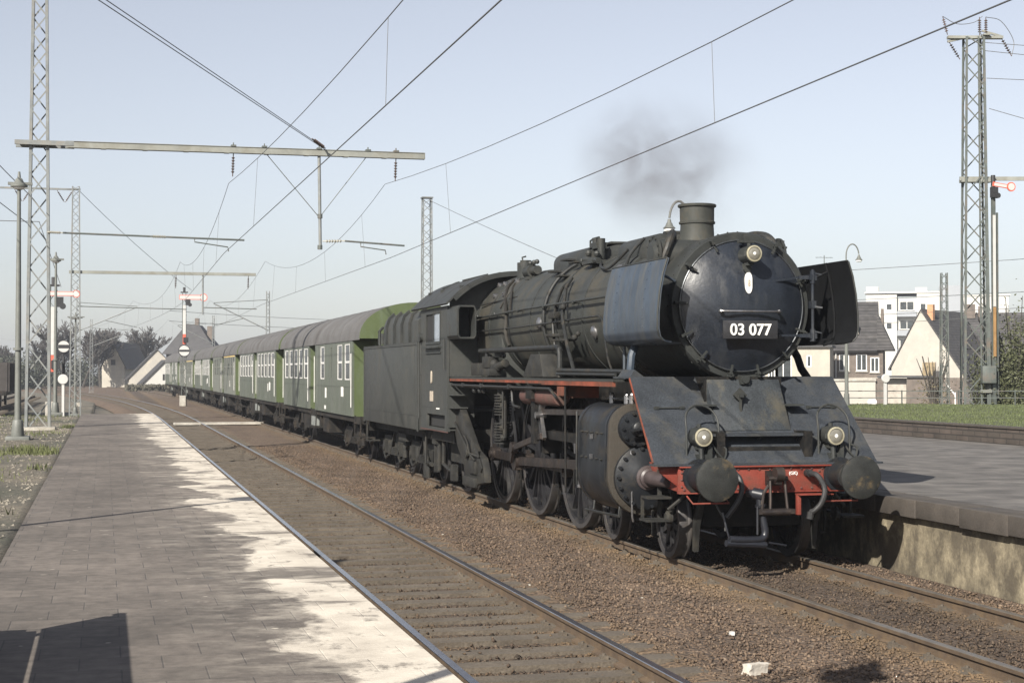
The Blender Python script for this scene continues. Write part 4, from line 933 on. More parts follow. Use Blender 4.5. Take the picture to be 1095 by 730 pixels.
# buffer beam
mb = MB(); mb.bb(-1.13, 1.13, 17.48, 17.53, .86, 1.176); mb.bb(-1.13, 1.13, 17.44, 17.48, 1.158, 1.176); mb.bb(-1.13, 1.13, 17.44, 17.48, .86, .874)
for sx in (-1, 1):
    mb.prism([(17.53, 1.17), (18.55, 1.17), (18.45, 1.08), (18.2, 1.0), (17.95, .90), (17.53, .88)], 'yz', sx * 1.09, sx * 1.115); mb.prism([(sx * 1.0, 1.17), (sx * 1.35, 1.17), (sx * 1.33, 1.10), (sx * 1.13, .95), (sx * 1.0, .95)], 'xz', 17.55, 17.575)
    mb.tube([(sx * .62, 17.40, .84), (sx * .58, 17.30, .76), (sx * 1.02, 17.30, .76), (sx * 1.05, 17.42, .84)], .012, 6)
mb.bb(.30, .72, 17.30, 17.46, .83, .845); mb.bb(.30, .345, 17.38, 17.44, .60, .83)
beam = mb.build('buffer_beam', 'red', loco, bev=.004)
mb = MB()
for x in np.arange(-1.06, 1.1, .132):
    for z in (.905, 1.13): mb.ball((x, 17.478, z), .015, 6)
for sx in (-1, 1):
    for z in (.94, 1.02, 1.10): mb.ball((sx * .62, 17.478, z), .015, 6); mb.ball((sx * 1.09, 17.478, z), .014, 6)
    for y in np.arange(17.6, 18.4, .1): mb.ball((sx * 1.116, y, 1.14), .014, 6)
mb.build('rivet', 'redgrime', beam)
mb = text_mb('(GK)', .105, .05, .003)
for v in mb.bm.verts: v.co += Vector((.29, 17.4775, 1.075))
mb.build('lettering', 'white', beam)
for sx in (-1, 1):
    mb = MB(); c = (sx * .875, 0, 1.055)
    mb.lathe([(0, 17.478), (.205, 17.478), (.205, 17.452), (.165, 17.45), (.155, 17.30), (.150, 17.22), (.13, 17.218), (.118, 17.20), (.118, 17.0), (0, 17.0)], c, Y, 28)
    bf = mb.build('buffer', 'cylinder', loco)
    mb = MB(); mb.lathe([(0, 16.872), (.10, 16.876), (.20, 16.888), (.246, 16.905), (.250, 16.92), (.246, 16.945), (.12, 17.0)], c, Y, 40); mb.build('buffer_head', 'bufferface', bf)
mb = MB()                                   # draw hook and screw coupling
mb.box((0.02, 17.38, 1.04), (.075, .22, .14)); mb.cyl((-.03, 17.28, 1.08), (.07, 17.28, 1.08), .085, n=18); mb.box((.02, 17.43, 1.03), (.19, .05, .17)); mb.cyl((-.10, 17.31, 1.03), (.14, 17.31, 1.03), .03, n=10)
for x in (-.075, .105): mb.tube([(x, 17.31, 1.03), (x * 1.1, 17.28, .80), (x * 1.2, 17.27, .66)], .019, 8)
mb.tube([(-.10, 17.3, .95), (-.17, 17.28, .86), (-.19, 17.27, .72), (-.19, 17.27, .65)], .02, 8); mb.box((-.02, 17.27, .655), (.46, .07, .055)); mb.cyl((-.2, 17.27, .65), (.15, 17.27, .65), .042, n=12)
mb.build('screw_coupling', 'rod', loco)
mb = MB()
mb.cyl((.46, 17.47, 1.08), (.46, 17.38, 1.08), .045, n=12); mb.tube(curve_pts([(.46, 17.38, 1.08), (.50, 17.28, 1.06), (.555, 17.22, .95), (.555, 17.2, .85), (.52, 17.22, .74), (.46, 17.26, .66), (.43, 17.30, .64)]), .033, 10)
mb.cyl((.43, 17.30, .64), (.42, 17.31, .56), .04, n=10); mb.build('brake_hose', 'rubber', loco)
mb = MB()
mb.cyl((-.48, 17.47, 1.08), (-.48, 17.38, 1.08), .045, n=12); mb.tube(curve_pts([(-.48, 17.38, 1.08), (-.47, 17.27, 1.05), (-.45, 17.24, .92), (-.50, 17.24, .78), (-.58, 17.26, .66), (-.62, 17.28, .60)]), .030, 10)
mb.tube(curve_pts([(-.70, 17.42, .86), (-.70, 17.40, .74), (-.66, 17.36, .64), (-.62, 17.34, .55), (-.62, 17.33, .44)]), .012, 6); mb.build('brake_hose', 'rubber', loco)
M['heat'] = mat('heating_pipe', (.012, .013, .017), .35, var=.25, scale=8)
mb = MB()
mb.tube(curve_pts([(-.30, 17.44, .86), (-.24, 17.36, .86), (-.20, 17.33, .82), (-.19, 17.32, .70), (-.16, 17.30, .52), (-.145, 17.29, .42), (-.17, 17.28, .36), (-.25, 17.26, .34), (-.45, 17.22, .345), (-.62, 17.20, .36)]), .044, 12)
mb.cyl((-.25, 17.38, .86), (-.16, 17.30, .84), .07, n=14); mb.cyl((-.195, 17.32, .74), (-.19, 17.32, .71), .065, n=14); mb.tube([(-.26, 17.24, .72), (-.265, 17.23, .40)], .014, 6); mb.tube([(-.66, 17.20, .315), (-.15, 17.26, .275)], .04, 10); mb.tube([(-.1, 17.28, .3), (.12, 17.3, .26)], .012, 6)
mb.tube([(-.62, 17.2, .36), (-.66, 17.2, .5), (-.68, 17.25, .66)], .012, 6)
mb.build('heating_pipe', 'heat', loco)
mb = MB()                                   # rail guards and front foot steps
for sx in (-1, 1):
    mb.prism([(17.62, .88), (17.70, .88), (17.95, .50), (17.97, .16), (17.92, .14), (17.86, .46)], 'yz', sx * .72, sx * .78)
    mb.bb(sx * 1.08, sx * 1.36, 17.85, 18.15, .775, .80); mb.bb(sx * 1.10, sx * 1.38, 17.85, 18.15, .51, .535); mb.bar((sx * 1.12, 18.16, 1.1), (sx * 1.12, 18.16, .52), .05, .015); mb.bar((sx * 1.34, 18.14, .80), (sx * 1.34, 18.14, .52), .04, .012); mb.tube([(sx * 1.12, 17.86, .65), (sx * .98, 17.8, .78), (sx * .9, 17.7, .9)], .022, 6)
    mb.lathe([(0, -.02), (.08, -.02), (.08, .03), (.05, .05), (0, .05)], (sx * 1.06, 17.98, .55), (sx, 0, 0), 14)
    mb.tube([(sx * 1.12, 18.4, .6), (sx * 1.12, 18.4, .30), (sx * 1.05, 18.4, .28)], .02, 6)
build_each(mb, 'rail_guard', 'greygrime', loco)
# cylinders
def cyl_outline(o=0.):
    a = arc((-1.12, .98), .455 + o, 176, 330, 18, '2d'); b = arc((-1.26, 1.56), .30 + o, 15, 172, 14, '2d')
    return a + [(-.62, .9), (-.62, 1.6)] + b
for sx in (-1, 1):
    mb = MB(); mb.prism([(sx * -x, z) for x, z in cyl_outline()], 'xz', 18.78, 20.12)
    cy = mb.build('cylinder', 'cylinder', loco, bev=.03)
    mb = MB(); mb.prism([(sx * -x, z) for x, z in cyl_outline(.012)], 'xz', 18.70, 18.775); mb.build('cylinder_face', 'tanface', cy, bev=.012)
    mb = MB()
    for y in (18.86, 19.98): mb.prism([(sx * -x, z) for x, z in cyl_outline(.009)], 'xz', y - .03, y + .03)
    build_each(mb, 'cylinder_band', 'cylinder', cy)
    mb = MB()
    for y in (19.0, 19.2, 19.42, 19.64, 19.84):
        for z in (1.18, 1.50): mb.cyl((sx * 1.555, y, z), (sx * 1.60, y, z), .014, n=6)
    build_each(mb, 'cylinder_bolt', 'greygrime', cy)
    mb = MB()
    mb.tube([(sx * 1.40, 18.80, .66), (sx * 1.42, 18.78, .50), (sx * 1.42, 20.2, .47)], .018, 6); mb.tube([(sx * 1.38, 19.9, .66), (sx * 1.40, 19.9, .50)], .018, 6); mb.tube([(sx * 1.58, 20.05, 1.75), (sx * 1.60, 20.0, 1.3), (sx * 1.57, 20.1, .8)], .014, 6)
    build_each(mb, 'drain_pipe', 'pipe', cy)
    mb = MB(); mb.lathe([(0, 18.54), (.15, 18.545), (.19, 18.57), (.33, 18.60), (.39, 18.63), (.39, 18.70)], (sx * 1.13, 0, .98), Y, 36)
    for i in range(18):
        a = 2 * PI * i / 18; mb.cyl((sx * 1.13 + .355 * math.cos(a), 18.57, .98 + .355 * math.sin(a)), (sx * 1.13 + .355 * math.cos(a), 18.66, .98 + .355 * math.sin(a)), .022, n=6)
    hd = mb.build('cylinder_head', 'cylinder', cy)
    mb = MB(); mb.lathe([(0, 17.80), (.06, 17.805), (.075, 17.83), (.095, 18.45), (.12, 18.47), (.12, 18.52), (.15, 18.53), (.15, 18.56)], (sx * 1.13, 0, .98), Y, 20); mb.build('piston_rod_guard', mat('rod_guard', (.045, .034, .034), .45, var=.3, scale=6), cy)
    mb = MB(); mb.lathe([(0, 18.48), (.07, 18.485), (.09, 18.50), (.10, 18.58), (.215, 18.60), (.225, 18.62), (.225, 18.70)], (sx * 1.24, 0, 1.57), Y, 28)
    for i in range(10):
        a = 2 * PI * i / 10; mb.cyl((sx * 1.24 + .19 * math.cos(a), 18.56, 1.57 + .19 * math.sin(a)), (sx * 1.24 + .19 * math.cos(a), 18.62, 1.57 + .19 * math.sin(a)), .02, n=6)
    mb.cyl((sx * 1.24, 18.25, 1.57), (sx * 1.24, 18.5, 1.57), .03, n=10); mb.bar((sx * 1.40, 18.45, 1.55), (sx * 1.1, 18.45, 1.59), .03)
    mb.build('valve_head', 'cylinder', cy)
    mb = MB()
    for y in (18.95, 19.15, 19.75): mb.cyl((sx * 1.2, y, 1.86), (sx * 1.2, y, 1.96), .035, n=10); mb.ball((sx * 1.2, y, 1.97), .03, 8)
    mb.tube([(sx * 1.2, 18.9, 1.92), (sx * 1.2, 20.0, 1.92)], .012, 6); mb.tube([(sx * 1.32, 18.62, 1.30), (sx * 1.32, 18.58, .52), (sx * 1.3, 18.6, .45)], .014, 6); mb.box((sx * 1.59, 19.4, 1.2), (.03, .05, .06)); mb.box((sx * 1.585, 19.4, 1.45), (.03, .05, .06))
    build_each(mb, 'lubricator', 'steel', cy)
# wheels
def spoked(y, r, nsp, parent, sx, cw=True, phase=0.):
    x0 = sx * .79; t = MB(); hubr = r * .20 if r > .8 else r * .24; rim = r - .075
    t.lathe([(hubr, -.05), (hubr, .055), (hubr * .6, .075), (0, .075)], (x0, y, r), (sx, 0, 0), 24); t.lathe([(rim - .05, -.055), (rim - .05, .05), (rim + .01, .05), (rim + .01, -.055)], (x0, y, r), (sx, 0, 0), 56, closed=True)
    for i in range(nsp):
        a = 2 * PI * i / nsp + phase; d = Vector((0, math.cos(a), math.sin(a))); c = Vector((x0, y, r))
        m_ = [c + d * (hubr * .9), c + d * (rim - .03)]
        q = Vector((0, -d.z, d.y)); w0, w1 = .038, .028
        V = []
        for p, ww in ((m_[0], w0), (m_[1], w1)):
            for dx in (-.028, .03): V += [p + q * ww + Vector((sx * dx, 0, 0)), p - q * ww + Vector((sx * dx, 0, 0))]
        t.arr(V, [(0, 1, 3, 2), (4, 6, 7, 5), (0, 4, 5, 1), (2, 3, 7, 6), (0, 2, 6, 4), (1, 5, 7, 3)])
    if cw:
        pts = [(y + (rim - .03) * math.cos(a), r + (rim - .03) * math.sin(a)) for a in np.linspace(R(105), R(195), 12)] + [(y + (rim - .26) * math.cos(a), r + (rim - .26) * math.sin(a)) for a in np.linspace(R(190), R(110), 8)]
        t.prism(pts, 'yz', x0 - sx * .03, x0 + sx * .045)
    wh = t.build('driving_wheel' if cw else 'carrying_wheel', 'wheel', parent)
    t = MB(); t.lathe([(r - .068, .062), (r - .005, .066), (r, .055), (r + .002, -.045), (r + .012, -.058), (r + .028, -.066), (r + .028, -.085), (r + .01, -.098), (r - .068, -.095)], (x0, y, r), (sx, 0, 0), 64, closed=True); t.build('tyre', 'tyre', wh)
    return wh
DRV = (22.42, 24.68, 26.94)
for y in DRV:
    for sx in (-1, 1): spoked(y, 1.0, 17, loco, sx, True, .1)
for y, r, k in ((18.62, .43, 10), (20.82, .43, 10), (29.75, .62, 12)):
    for sx in (-1, 1): spoked(y, r, k, loco, sx, False, .2)
mb = MB()                                   # bogie and axle gear
for sx in (-1, 1): mb.prism([(18.2, .62), (18.5, .80), (20.9, .80), (21.2, .62), (21.1, .36), (20.6, .36), (20.3, .5), (19.1, .5), (18.8, .36), (18.3, .36)], 'yz', sx * .56, sx * .62)
for y, r in ((18.62, .43), (20.82, .43), (22.42, 1.), (24.68, 1.), (26.94, 1.), (29.75, .62)): mb.cyl((-.75, y, r), (.75, y, r), .09, n=12)
mb.bb(-.6, .6, 19.2, 20.2, .5, .9); mb.bb(-.62, .62, 18.02, 18.08, .42, .86); mb.bb(-.9, .9, 18.3, 18.36, .62, 1.15)  # front cross plate added to blacken the space under the beam
build_each(mb, 'bogie_frame', 'grime', loco)
# motion
PIN = (.29, -.16)
for sx in (-1, 1):
    s = sx
    mb = MB()
    pins = [Vector((s * .95, y + PIN[0], 1.0 + PIN[1])) for y in DRV]
    for a, b in zip(pins[:-1], pins[1:]): mb.bar(a, b, .05, .13)
    for p in pins: mb.cyl(p - Vector((s * .09, 0, 0)), p + Vector((s * .06, 0, 0)), .12, n=18); mb.cyl(p, p + Vector((s * .09, 0, 0)), .06, n=12); mb.box(p + Vector((0, 0, .12)), (.05, .08, .10))
    mb.build('coupling_rod', 'rod', loco)
    mb = MB(); big = pins[1] + Vector((s * .16, 0, 0)); small = Vector((s * 1.11, 21.25, .98))
    mb.bar(small, big, .06, .13); mb.bar(small + Vector((s * .032, 0, 0)), big + Vector((s * .032, 0, 0)), .008, .07); mb.cyl(big - Vector((s * .07, 0, 0)), big + Vector((s * .07, 0, 0)), .15, n=20); mb.cyl(small - Vector((s * .07, 0, 0)), small + Vector((s * .07, 0, 0)), .10, n=16); mb.box(big, (.10, .20, .27))
    mb.build('connecting_rod', 'rod', loco)
    mb = MB(); mb.box((s * 1.11, 21.25, 1.02), (.16, .36, .26)); mb.box((s * 1.11, 21.25, 1.20), (.2, .42, .14)); mb.cyl((s * 1.11, 20.1, .98), (s * 1.11, 21.1, .98), .05, n=12); mb.bar((s * 1.2, 21.2, 1.0), (s * 1.22, 21.15, .68), .05, .08); mb.bar((s * 1.22, 21.15, .70), (s * 1.25, 20.62, .76), .03, .05)
    mb.build('crosshead', 'steel', loco)
    mb = MB(); mb.bb(s * 1.04, s * 1.18, 20.12, 23.35, 1.27, 1.39); mb.box((s * 1.05, 23.2, 1.5), (.3, .14, .9)); mb.bb(s * .62, s * 1.42, 22.95, 23.3, 1.86, 2.06); mb.bar((s * 1.32, 23.15, 1.9), (s * 1.32, 23.15, 1.2), .06, .2)
    mb.build('slide_bar', 'grime', loco)
    ec = big + Vector((s * .12, -.20, .22)); lk = Vector((s * 1.30, 22.95, 1.30))
    mb = MB(); mb.bar(big + Vector((s * .11, 0, 0)), ec, .05, .10); mb.bar(ec, lk + Vector((0, -.12, .02)), .045, .085); mb.cyl(ec - Vector((s * .05, 0, 0)), ec + Vector((s * .05, 0, 0)), .09, n=14)
    mb.build('eccentric_rod', 'rod', loco)
    mb = MB()
    a_ = [Vector((s * 1.27, 22.85 + .14 * (1 - (t) ** 2), 1.62 + .32 * t)) for t in np.linspace(-1, 1, 9)]
    for p, q in zip(a_[:-1], a_[1:]): mb.bar(p, q, .05, .09)
    mb.bar((s * 1.27, 22.98, 1.62), (s * 1.27, 22.78, 1.28), .05, .07); mb.cyl((s * 1.20, 22.96, 1.62), (s * 1.36, 22.96, 1.62), .05, n=12)
    mb.build('expansion_link', 'steel', loco)
    mb = MB(); mb.bar((s * 1.24, 22.95, 1.67), (s * 1.20, 20.45, 1.72), .045, .08); mb.bar((s * 1.2, 20.5, 1.78), (s * 1.22, 20.62, .74), .04, .07); mb.cyl((s * 1.14, 20.1, 1.58), (s * 1.14, 20.75, 1.58), .035, n=10); mb.box((s * 1.14, 20.55, 1.60), (.14, .16, .16)); mb.bar((s * 1.24, 22.9, 1.7), (s * 1.20, 22.6, 2.0), .04, .06)
    mb.build('radius_rod', 'rod', loco)
    mb = MB(); mb.tube([(s * 1.42, 21.16, 2.05), (s * 1.42, 21.14, .62), (s * 1.42, 20.75, .62), (s * 1.42, 20.72, .95)], .015, 6); mb.build('gear_bracket', 'grime', loco)
    mb = MB()
    for y in DRV:
        mb.prism([(y - 1.10, .50), (y - 1.14, .78), (y - 1.06, 1.15), (y - 1.02, .78), (y - 1.03, .50)], 'yz', s * .76, s * .86); mb.bar((s * .82, y - 1.06, 1.15), (s * .82, y - .95, 1.5), .05)
        mb.tube(curve_pts([(s * .86, y - .78, 1.6), (s * .86, y - 1.12, .9), (s * .84, y - 1.15, .4), (s * .80, y - 1.0, .14)]), .017, 6)
    build_each(mb, 'brake_hanger', 'grime', loco)
mb = MB()                                   # ribbed air pump
for z0, z1 in ((1.10, 1.42), (1.56, 1.90)):
    mb.cyl((-1.26, 25.35, z0), (-1.26, 25.35, z1), .10, n=18)
    for z in np.arange(z0, z1, .045): mb.cyl((-1.26, 25.35, z), (-1.26, 25.35, z + .018), .142, n=20)
mb.cyl((-1.26, 25.35, 1.90), (-1.26, 25.35, 1.98), .09, n=14); mb.ball((-1.26, 25.35, 1.98), .08, 10); mb.cyl((-1.26, 25.35, 1.42), (-1.26, 25.35, 1.56), .05); mb.box((-1.2, 25.5, 1.5), (.1, .3, .95)); mb.cyl((-1.28, 25.15, 1.2), (-1.28, 25.15, 1.8), .035, n=8)
for z in (1.2, 1.36, 1.7, 1.84): mb.ball((-1.30, 25.18, z), .06, 8)
mb.tube([(-1.36, 24.95, 2.0), (-1.36, 24.95, 1.35)], .02, 6)
mb.build('air_pump', 'greygrime', loco)
mb = MB()                                   # ash pan chute beside the trailing wheel
mb.prism([(28.95, 1.52), (28.25, 1.60), (27.10, .92), (26.55, .80), (26.35, .58), (26.32, .40), (27.72, .24), (27.95, .62), (28.5, .95)], 'yz', -1.34, -1.22)
mb.box((-1.36, 27.1, .62), (.05, .5, .22)); mb.box((-1.37, 27.3, .36), (.07, .9, .16)); mb.cyl((-1.40, 27.55, .85), (-1.34, 27.55, .85), .10, n=16); mb.tube([(-1.38, 28.5, 1.35), (-1.38, 27.3, .85), (-1.38, 26.6, .82)], .022, 6)
mb.tube(curve_pts([(-1.37, 27.8, 1.15), (-1.4, 27.4, 1.05), (-1.4, 27.2, .85), (-1.38, 26.9, .75)]), .02, 6); mb.bar((-1.36, 26.9, .95), (-1.36, 26.45, .6), .03, .1)
mb.build('ashpan_chute', 'greygrime', loco, bev=.008)
mb = MB(); mb.bb(-1.30, -.62, 28.9, 30.9, .95, 1.2); mb.bb(-1.05, -.9, 29.1, 30.4, .55, .95); mb.cyl((-1.1, 28.9, .6), (-1.1, 28.9, 1.2), .06); mb.cyl((-1.2, 30.75, .35), (-1.2, 30.75, 1.15), .05); mb.tube([(-1.22, 30.2, 1.2), (-1.22, 30.25, .5), (-1.22, 29.7, .42), (-1.22, 29.2, .42)], .04, 8); mb.box((-1.22, 30.9, .9), (.12, .4, .1)); mb.box((-1.2, 31.0, .7), (.10, .10, .8)); mb.box((-1.25, 29.15, .40), (.10, .22, .3))
mb.build('trailing_frame', 'greygrime', loco)

# ------------------------------------------------------------------ tender
ORG = Vector((0, 35, 0))
tend = thing('tender', 'black slab-sided tender with ribbed coal bunker coupled behind the engine cab', 'tender', ORG)
mb = MB(); mb.bb(-1.50, 1.50, 31.42, 38.2, 1.10, 2.83); tk = mb.build('water_tank', 'tender', tend, bev=.02)
mb = MB(); mb.bb(-1.512, -1.498, 31.40, 38.22, 2.79, 2.85); mb.bb(-1.508, -1.498, 31.42, 38.2, 1.385, 1.395); mb.bb(-1.515, -1.49, 31.40, 31.46, 1.08, 2.85); mb.bb(-1.515, -1.49, 38.16, 38.22, 1.08, 2.85); mb.bb(-1.506, -1.498, 31.78, 31.79, 1.12, 2.79); mb.build('tank_edge', 'tender', tk)
mb = MB(); mb.prism([(-1.22, 2.83), (-1.22, 3.28), (-1.16, 3.45), (-1.05, 3.55), (-.98, 3.55), (-.98, 2.9), (.98, 2.9), (.98, 3.55), (1.05, 3.55), (1.16, 3.45), (1.22, 3.28), (1.22, 2.83)], 'xz', 31.9, 37.1); mb.bb(-1.1, 1.1, 36.98, 37.1, 2.85, 3.48); mb.bb(-1.47, 1.47, 31.45, 31.9, 2.84, 3.3)
mb.prism([(-1.49, 2.84), (-1.49, 3.28), (-1.2, 3.52), (-1.1, 3.52), (-1.1, 2.84)], 'xz', 31.42, 31.9)
bk = mb.build('coal_bunker', 'tender', tend)
mb = MB()
for y in (32.75, 33.7, 34.65, 35.6, 36.55):
    mb.sheet([(-1.22, 2.84), (-1.225, 3.28), (-1.165, 3.46), (-1.05, 3.565)], 'xz', y - .04, y + .04, .05)
mb.tube([(-1.28, 37.3, 2.85), (-1.28, 37.3, 3.2), (-1.2, 37.35, 3.28), (-1.2, 37.9, 3.2)], .03, 8); mb.cyl((-1.15, 37.6, 2.9), (-1.15, 37.6, 3.15), .12, n=14)
build_each(mb, 'bunker_rib', 'black', bk)
random.seed(11); mb = MB()
for i in range(420):
    x, y = random.uniform(-.95, .95), random.uniform(32, 36.9); z = 3.2 + .28 * (1 - (x / 1) ** 2) - .03 * (y - 32)
    s = random.uniform(.06, .15); mb.box((x, y, z - random.random() * .1), (s, s * random.uniform(.6, 1.2), s * .8), Matrix.Rotation(random.uniform(0, 3), 3, Vector((random.random(), random.random(), random.random() + .01)).normalized()))
mb.bb(-.98, .98, 31.95, 37, 2.9, 3.2)
mb.build('coal', 'coal', tend)
mb = MB(); mb.bb(-1.2, 1.2, 31.5, 38.35, .92, 1.10); mb.bb(-1.35, 1.35, 38.30, 38.42, .85, 1.25); mb.build('frame', 'grime', tend)
for sx in (-1, 1):
    mb = MB(); mb.lathe([(0, 38.4), (.16, 38.4), (.12, 38.7), (.1, 38.9), (.24, 38.92), (.24, 38.98), (0, 39.0)], (sx * .875, 0, 1.05), Y, 20); mb.build('buffer', 'grime', tend)
def bogie(parent, yc, wb, r, m='under'):
    b = MB()
    for sx in (-1, 1):
        b.prism([(yc - wb / 2 - .5, .62), (yc - wb / 2 - .35, .78), (yc - .45, .78), (yc - .3, .62), (yc + .3, .62), (yc + .45, .78), (yc + wb / 2 + .35, .78), (yc + wb / 2 + .5, .62), (yc + wb / 2 + .3, .46), (yc + .5, .40), (yc - .5, .40), (yc - wb / 2 - .3, .46)], 'yz', sx * .98, sx * 1.06)
        for q in (-1, 1):
            yy = yc + q * wb / 2; b.box((sx * 1.08, yy, r + .02), (.14, .26, .3)); b.cyl((sx * 1.05, yy, r), (sx * 1.17, yy, r), .085, n=12)
            for u in (-.33, .33): b.cyl((sx * 1.05, yy + u, .36), (sx * 1.05, yy + u, .66), .06, n=10)
            b.tube([(sx * 1.08, yy - .34, .34), (sx * 1.1, yy, .24), (sx * 1.08, yy + .34, .34)], .028, 6)
        for k in range(5): b.box((sx * 1.08, yc, .38 + k * .035), (.09, 1.1 - k * .18, .03))
        b.bar((sx * 1.10, yc - .3, .9), (sx * 1.1, yc + .25, .42), .06, .06)
    b.bb(-1.0, 1.0, yc - .2, yc + .2, .5, .85)
    o = b.build('bogie', m, parent)
    for sx in (-1, 1):
        for q in (-1, 1):
            t = MB(); c = (sx * .775, yc + q * wb / 2, r)
            t.lathe([(0, .05), (.13, .05), (.15, .02), (r - .10, .0), (r - .07, .055), (r, .05), (r, -.05), (r + .026, -.065), (r + .026, -.09), (r - .08, -.09), (.1, -.04), (0, -.04)], c, (sx, 0, 0), 32); t.build('wheel', 'wheel', o)
    return o
for yc in (33.1, 36.5): bogie(tend, yc, 1.9, .5, 'greygrime')
mb = MB(); mb.tube([(-1.2, 31.45, .42), (-1.2, 31.9, .42), (-1.2, 32.1, .62), (-1.2, 32.2, 1.0)], .045, 8); mb.cyl((-1.25, 38.3, .62), (-1.25, 38.75, .55), .04); mb.box((-1.1, 34.8, .85), (.2, .9, .2)); mb.tube([(-1.3, 31.6, 1.08), (-1.3, 31.6, .45), (-1.1, 31.6, .4)], .025, 6); mb.bb(-1.42, -1.1, 38.25, 38.55, .60, .63); mb.bar((-1.4, 38.4, 1.1), (-1.4, 38.4, .6), .04)
for k in range(3): mb.cyl((-1.18, 31.95 + k * .14, .12), (-1.18, 31.95 + k * .14, .42), .05, n=10)
build_each(mb, 'pipework', 'greygrime', tend)
ORG = Vector((0, 0, 0))
# ------------------------------------------------------------------ passenger coaches
HW, ZB, ZE, CL = 1.42, 1.12, 3.08, 18.45
def coach_proto(label, near, far, band, frame_m, wallm, mark):
    """coach standing on y = 0 (end towards the engine) to y = CL; near / far are lists of (y, width, z0, z1, double)"""
    rt = thing('passenger_coach', label, 'coach')
    def wall_seg(mb, sx, y0, y1, wins):
        x0, x1 = sx * (HW - .045), sx * HW
        ws = sorted(wins); y = y0
        for (wy, ww, z0, z1) in ws:
            if wy > y: mb.bb(x0, x1, y, wy, ZB, ZE)
            mb.bb(x0, x1, wy, wy + ww, ZB, z0); mb.bb(x0, x1, wy, wy + ww, z1, ZE); y = wy + ww
        if y < y1: mb.bb(x0, x1, y, y1, ZB, ZE)
    segs = ((1.15, 8.65, near), (10.10, 17.30, far))
    mb = MB()
    for sx in (-1, 1):
        for y0, y1, wl_ in segs: wall_seg(mb, sx, y0, y1, [(a, b, c, d) for a, b, c, d in wl_])
        pass
    en = MB()
    for sx in (-1, 1):
        for y in (1.15, 8.65, 10.10, 17.30):
            dy = .04 if y in (1.15, 10.10) else -.04
            en.bb(sx * .88, sx * (HW - .047), y, y + dy, ZB, ZE)
        for y0, y1 in ((0, 1.15), (8.65, 10.10), (17.30, CL)): en.bb(sx * .86, sx * .90, y0, y1, ZB, ZE)
    en.bb(-.86, .86, 0, .04, ZB, ZE); en.bb(-.86, .86, CL - .04, CL, ZB, ZE)
    rprof = [(HW * 1.005 * math.cos(t), ZE + .90 * math.sin(t) ** .92) for t in np.linspace(0, PI, 25)]
    en.prism([(x * .997, z - .004) for x, z in rprof], 'xz', -.012, .02); en.prism([(x * .997, z - .004) for x, z in rprof], 'xz', CL - .02, CL + .012)
    build_each(en, 'end_wall', 'green', rt)
    for sx in (-1, 1): mb.bb(sx * (HW - .0), sx * (HW + .012), 1.15, 8.65, 1.86, 1.885); mb.bb(sx * HW, sx * (HW + .012), 10.10, 17.30, 1.86, 1.885)
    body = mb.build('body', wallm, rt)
    mb = MB(); mb.bb(-.84, .84, .06, CL - .06, ZB + .02, ZB + .06); mb.bb(-.02, .02, 1.3, 8.5, ZB + .05, ZE - .05); mb.bb(-.02, .02, 10.3, 17.2, ZB + .05, ZE - .05); mb.build('interior_partition', 'curtain', rt)
    mb = MB(); mb.sheet([(x, z) for x, z in rprof], 'xz', .022, CL - .022, .03)
    for y in np.arange(1.6, CL - .5, 1.75): mb.sheet([(x * 1.004, z + .004) for x, z in rprof[1:-1]], 'xz', y - .012, y + .012, .006)
    rf = mb.build('roof', 'coachroof', rt)
    mb = MB()
    for y in (4.2, 9.3, 14.2): mb.lathe([(.10, 3.88), (.10, 3.975), (.14, 3.985), (.10, 4.01), (0, 4.015)], (.0, y, 0), (0, 0, 1), 12)
    for sx in (-1, 1): mb.bb(sx * (HW - .01), sx * (HW + .02), .02, CL - .02, ZE - .035, ZE + .0)
    mb.build('ventilator', 'coachroof', rf)
    for sx in (-1, 1):
        for y0, y1, wl_ in segs:
            for wy, ww, z0, z1 in wl_:
                narrow = ww < .35
                m2 = MB(); t = .026; x0, x1 = sx * (HW - .010), sx * (HW + .004)
                m2.bb(x0, x1, wy, wy + t, z0, z1); m2.bb(x0, x1, wy + ww - t, wy + ww, z0, z1); m2.bb(x0, x1, wy + t, wy + ww - t, z0, z0 + t * 1.3); m2.bb(x0, x1, wy + t, wy + ww - t, z1 - t, z1)
                if not narrow: m2.bb(x0, x1, wy + t, wy + ww - t, (z0 + z1) / 2 - .028, (z0 + z1) / 2 + .028)
                w_ = m2.build('window', frame_m if not narrow else wallm, rt)
                m3 = MB(); m3.bb(sx * (HW - .018), sx * (HW - .0105), wy, wy + ww, z0, z1); m3.build('pane', 'glass', w_)
    for sx in (-1, 1):                       # doors inside the recesses, steps and grab rails
        for y0, y1 in ((.12, 1.08), (8.72, 9.36), (9.40, 10.03), (17.38, 18.34)):
            m2 = MB(); m2.bb(sx * .902, sx * .935, y0, y1, ZB + .02, ZE - .18); m2.build('door', 'green', rt)
        m2 = MB()
        for y0, y1 in ((.1, 1.05), (8.75, 10.0), (17.4, 18.35)):
            m2.bb(sx * .95, sx * 1.40, y0, y1, .95, .985); m2.bb(sx * 1.0, sx * 1.40, y0, y1, .60, .635); m2.bar((sx * 1.38, y0, .62), (sx * 1.36, y0, 1.15), .03, .05); m2.bar((sx * 1.38, y1, .62), (sx * 1.36, y1, 1.15), .03, .05)
        build_each(m2, 'entry_step', 'under', rt)
        m2 = MB()
        for y in (1.20, 17.24, 10.16, 8.58): m2.tube([(sx * (HW + .03), y, 1.35), (sx * (HW + .03), y, 2.72)], .012, 6)
        m2.build('grab_rail', 'alu', rt)
    m2 = MB()
    for y, w_, z0, z1 in mark: m2.bb(-HW - .006, -HW + .002, y, y + w_, z0, z1)
